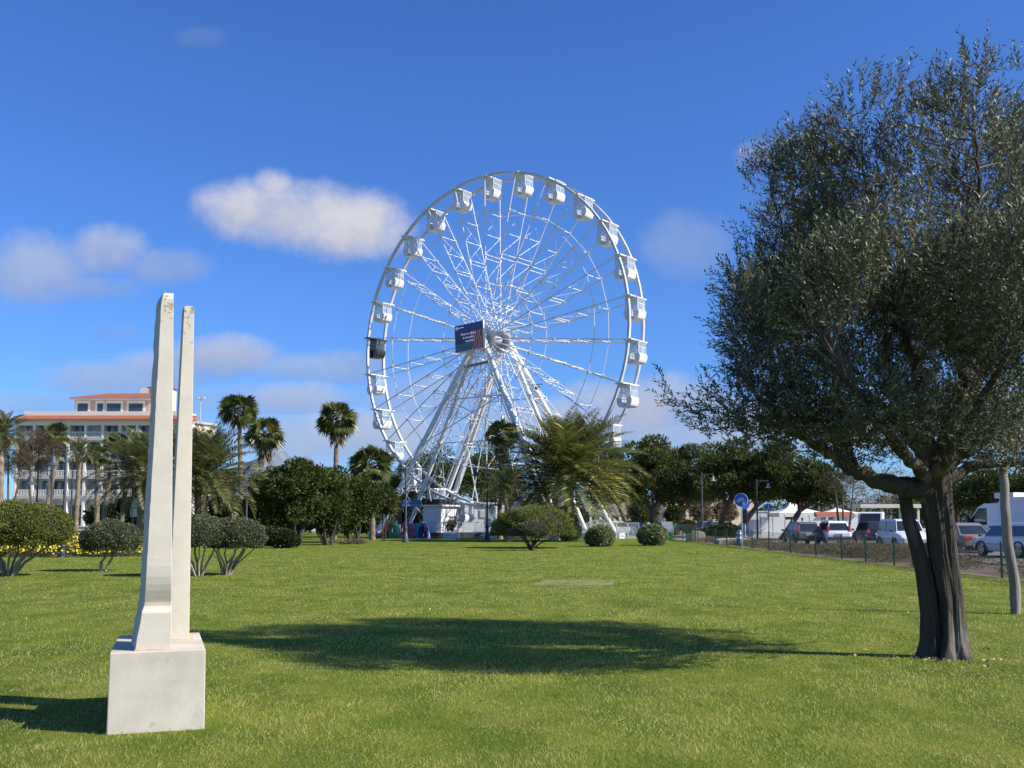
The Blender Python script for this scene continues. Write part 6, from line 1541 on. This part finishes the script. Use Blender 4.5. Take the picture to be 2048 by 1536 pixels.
def van(label, x, Y, rz):
    T = thing('delivery_van', label, 'van', spot(x, Y), rz); wp = paint('paint_van', (.72, .73, .75), .35)
    # x forward
    mb = MB(); mb.prism([(0.0, .45), (2.6, .45), (2.75, .7), (2.70, 1.15), (2.05, 1.32), (1.30, 2.30), (.95, 2.5), (0, 2.55)], -.98, .98); mb.build('cab', wp, T, bevel=.05)
    mb = MB(); mb.box((-1.75, 0, 1.70), (3.4, 2.06, 2.3)); bx = mb.build('box_body', M_whitep, T, bevel=.03)
    mb = MB(); mb.box((-.35, 0, 2.93), (1.1, 2.12, .30)); mb.build('roof_sign_box', M_wpaint, bx); 
    for s in (-1, 1):
        mb = MB(); mb.add([(1.95, s * .992, 1.36), (1.22, s * .992, 2.26), (.75, s * .992, 2.26), (.75, s * .992, 1.36), (1.95, s * .97, 1.36), (1.22, s * .97, 2.26), (.75, s * .97, 2.26), (.75, s * .97, 1.36)], [(0, 1, 2, 3), (0, 4, 5, 1), (1, 5, 6, 2), (2, 6, 7, 3), (3, 7, 4, 0)]); mb.build('side_window', M_cglass, T)
        mb = MB(); mb.box((1.75, s * 1.16, 1.62), (.14, .24, .42)); mb.build('wing_mirror', M_trim, T, bevel=.03)
        mb = MB(); mb.box((2.60, s * .74, .95), (.22, .36, .24)); mb.build('head_lamp', M_headl, T, bevel=.03)
        for k in range(3): mb = MB(); mb.box((-.5 - 1.2 * k, s * 1.035, 1.75), (1.05, .012, 1.7)); mb.build('side_panel', M_whitep, bx)
        mb = MB(); mb.box((.55, s * .995, 1.25), (.16, .02, .08)); mb.build('door_handle', M_trim, T)
        for wx in (1.75, -2.3):
            mb = MB(); mb.lathe([(.22, -.1), (.33, -.1), (.345, -.06), (.345, .06), (.33, .1), (.22, .1)], (wx, s * .90, .345), 20, 'Y'); w = mb.build('wheel', M_tyre, T, smooth=True); mb = MB(); mb.lathe([(.2, -.01), (.2, .01)], (wx, s * 1.0, .345), 16, 'Y'); mb.build('rim', M_rim, w)
    mb = MB(); mb.add([(2.02, -.85, 1.37), (2.02, .85, 1.37), (1.34, .80, 2.27), (1.34, -.80, 2.27), (1.97, -.85, 1.35), (1.97, .85, 1.35), (1.29, .80, 2.25), (1.29, -.80, 2.25)], [(0, 1, 2, 3), (0, 4, 5, 1), (1, 5, 6, 2), (2, 6, 7, 3), (3, 7, 4, 0)]); mb.build('windscreen', M_cglass, T)
    mb = MB(); [mb.box((-.70 + .10 * k, 1.068, 2.93), (.06, .012, .09)) for k in (0, 2, 3, 4, 5)]; mb.build('lettering', M_shade, bx)
    mb = MB(); mb.box((-3.48, -.4, 1.7), (.05, .03, .3)); mb.build('latch', M_blackp, bx)
van('white box van with a small sign box over the cab, behind the white hatchback', 2022, 57, UP + R(32))
def pickup():
    T = thing('flatbed_truck', 'white cabbed dark flatbed truck facing the road behind the dark hatchback', 'truck', spot(1745, 86), -UP - R(25)); wp = paint('paint_truck', (.70, .71, .72), .35)
    mb = MB(); mb.prism([(0, .5), (1.9, .5), (2.0, 1.15), (1.55, 1.32), (1.05, 2.2), (0, 2.28)], -.95, .95); mb.build('cab', wp, T, bevel=.05)
    mb = MB(); mb.add([(1.60, -.8, 1.36), (1.60, .8, 1.36), (1.12, .76, 2.15), (1.12, -.76, 2.15), (1.54, -.8, 1.34), (1.54, .8, 1.34), (1.06, .76, 2.13), (1.06, -.76, 2.13)], [(0, 1, 2, 3), (0, 4, 5, 1), (1, 5, 6, 2), (2, 6, 7, 3), (3, 7, 4, 0)]); mb.build('windscreen', M_cglass, T)
    mb = MB(); mb.box((-1.9, 0, .95), (3.6, 2.0, .2)); [mb.box((-1.9, s * .98, 1.3), (3.6, .06, .55)) for s in (-1, 1)]; mb.build('bed', M_trim, T)
    for s in (-1, 1):
        for wx in (1.2, -2.4): mb = MB(); mb.lathe([(.2, -.1), (.34, -.1), (.34, .1), (.2, .1)], (wx, s * .82, .34), 16, 'Y'); mb.build('wheel', M_tyre, T)
        mb = MB(); mb.box((1.93, s * .7, .9), (.12, .3, .2)); mb.build('head_lamp', M_headl, T)
pickup()

# ------------------------------------------------------------------ people (small, far away)
def person_mat(name, skin, top, low, zw, zn):
    m, t, p = new_mat(name); tc = t.n('ShaderNodeTexCoord'); sp = t.n('ShaderNodeSeparateXYZ'); t.l(tc.outputs['Object'], sp.inputs[0]); n = t.n('ShaderNodeTexNoise', i_Scale=14.0); t.l(tc.outputs['Object'], n.inputs['Vector'])
    c = t.mix(t.math('GREATER_THAN', sp.outputs[2], zw), low, top); c = t.mix(t.math('GREATER_THAN', sp.outputs[2], zn), c, skin); c = t.mix(t.math('MULTIPLY', n.outputs[0], .25), c, (.02, .02, .02)); t.l(c, p.inputs['Base Color']); p.inputs['Roughness'].default_value = .85; return m
def person(label, loc, rz, top, low, hair, seated=False, arms=.1, group=None):
    T = thing('person', label, 'person', loc, rz, group); hz = .48 if seated else .92
    J = {'pel': (0, 0, hz), 'wai': (0, .0, hz + .20), 'che': (0, .01, hz + .42), 'nek': (0, .0, hz + .58), 'hd0': (0, -.01, hz + .66), 'hd1': (0, -.015, hz + .74), 'hd2': (0, 0, hz + .82)}; E_ = [('pel', 'wai'), ('wai', 'che'), ('che', 'nek'), ('nek', 'hd0'), ('hd0', 'hd1'), ('hd1', 'hd2')]
    Rr = {'pel': (.15, .11), 'wai': (.13, .10), 'che': (.165, .11), 'nek': (.055, .055), 'hd0': (.075, .085), 'hd1': (.085, .10), 'hd2': (.06, .07)}
    for s, q in ((-1, 'l'), (1, 'r')):
        if seated: hip, kn, an, to = (s * .10, -.02, hz), (s * .13, -.42, hz + .02), (s * .12, -.44, .08), (s * .12, -.60, .04)
        else: hip, kn, an, to = (s * .09, 0, hz - .06), (s * .10, -.02, .50), (s * .10, .02, .08), (s * .11, -.14, .04)
        sh, el, wr = (s * .20, .01, hz + .50), (s * (.26 + arms), -.03 - (.14 if seated else 0), hz + .24), (s * (.22 if seated else .27), -.28 if seated else -.06, hz + (.10 if seated else .0))
        for nme, pos, r_ in (('hip', hip, .085), ('kn', kn, .06), ('an', an, .042), ('to', to, .04), ('sh', sh, .06), ('el', el, .045), ('wr', wr, .032)): J[nme + q] = pos; Rr[nme + q] = (r_, r_)
        E_ += [('pel', 'hip' + q), ('hip' + q, 'kn' + q), ('kn' + q, 'an' + q), ('an' + q, 'to' + q), ('che', 'sh' + q), ('sh' + q, 'el' + q), ('el' + q, 'wr' + q)]
        J['pa' + q] = (wr[0], wr[1] - .03, wr[2] - .06); Rr['pa' + q] = (.035, .02); E_.append(('wr' + q, 'pa' + q))
        for k in range(4): J['f%d%s' % (k, q)] = (wr[0] + s * .004, wr[1] - .075 + .022 * k - .02, wr[2] - .145 + .008 * abs(k - 1.3)); Rr['f%d%s' % (k, q)] = (.009, .009); E_.append(('pa' + q, 'f%d%s' % (k, q)))
        J['th' + q] = (wr[0] - s * .01, wr[1] - .09, wr[2] - .07); Rr['th' + q] = (.01, .01); E_.append(('wr' + q, 'th' + q))
    keys = list(J); me = bpy.data.meshes.new('body'); me.from_pydata([J[k] for k in keys], [(keys.index(a), keys.index(b)) for a, b in E_], []); o = bpy.data.objects.new('body', me); C.objects.link(o); o.parent = T
    md = o.modifiers.new('skin', 'SKIN'); 
    for i, k in enumerate(keys): me.skin_vertices[0].data[i].radius = Rr[k]
    me.skin_vertices[0].data[0].use_root = True
    o.modifiers.new('sub', 'SUBSURF').levels = 1; o.modifiers['sub'].render_levels = 1
    me.materials.append(person_mat('clothes_' + str(len(bpy.data.materials)), (.42, .26, .19), top, low, hz + .02, hz + .58))
    mb = MB(); mb.ball((0, .015, hz + .79), (.095, .108, .085), 12, 8); mb.build('hair', mat('hair_' + str(len(bpy.data.materials)), hair, .8), T, smooth=True)
    mb = MB()
    for s in (-1, 1): mb.ball((s * .034, -.098, hz + .725), .011, 6, 4)
    mb.box((0, -.112, hz + .695), (.022, .03, .04)); mb.box((0, -.096, hz + .655), (.05, .012, .012)); mb.build('face', mat('face_' + str(len(bpy.data.materials)), (.16, .08, .06), .7), T)
    return T
Yp = 91.0
person('person dressed all in black sitting inside the indigo letter A', (at(848, 1060, Yp).x, Yp, 0), R(8), (.008, .008, .009), (.010, .010, .012), (.02, .015, .012), True)
person('person in a dark blue top standing on the platform behind the booth', (at(860, 1060, 95).x, 95, .46), R(-40), (.10, .11, .20), (.04, .045, .08), (.03, .02, .015))
for i, (x, c, lab) in enumerate(((1585, (.05, .05, .06), 'person in dark clothes walking behind the grey hatchback, nearest the pine trunk'), (1594, (.22, .25, .30), 'person in a pale grey jacket walking behind the roof of the grey hatchback'), (1605, (.03, .03, .035), 'person in black walking behind the right end of the grey hatchback roof'))):
    person(lab, (at(x, 1060, 82).x, 82, RZ), R(180), c, (.06, .06, .08), (.03, .02, .015), False, .02, 'people walking behind the cars')
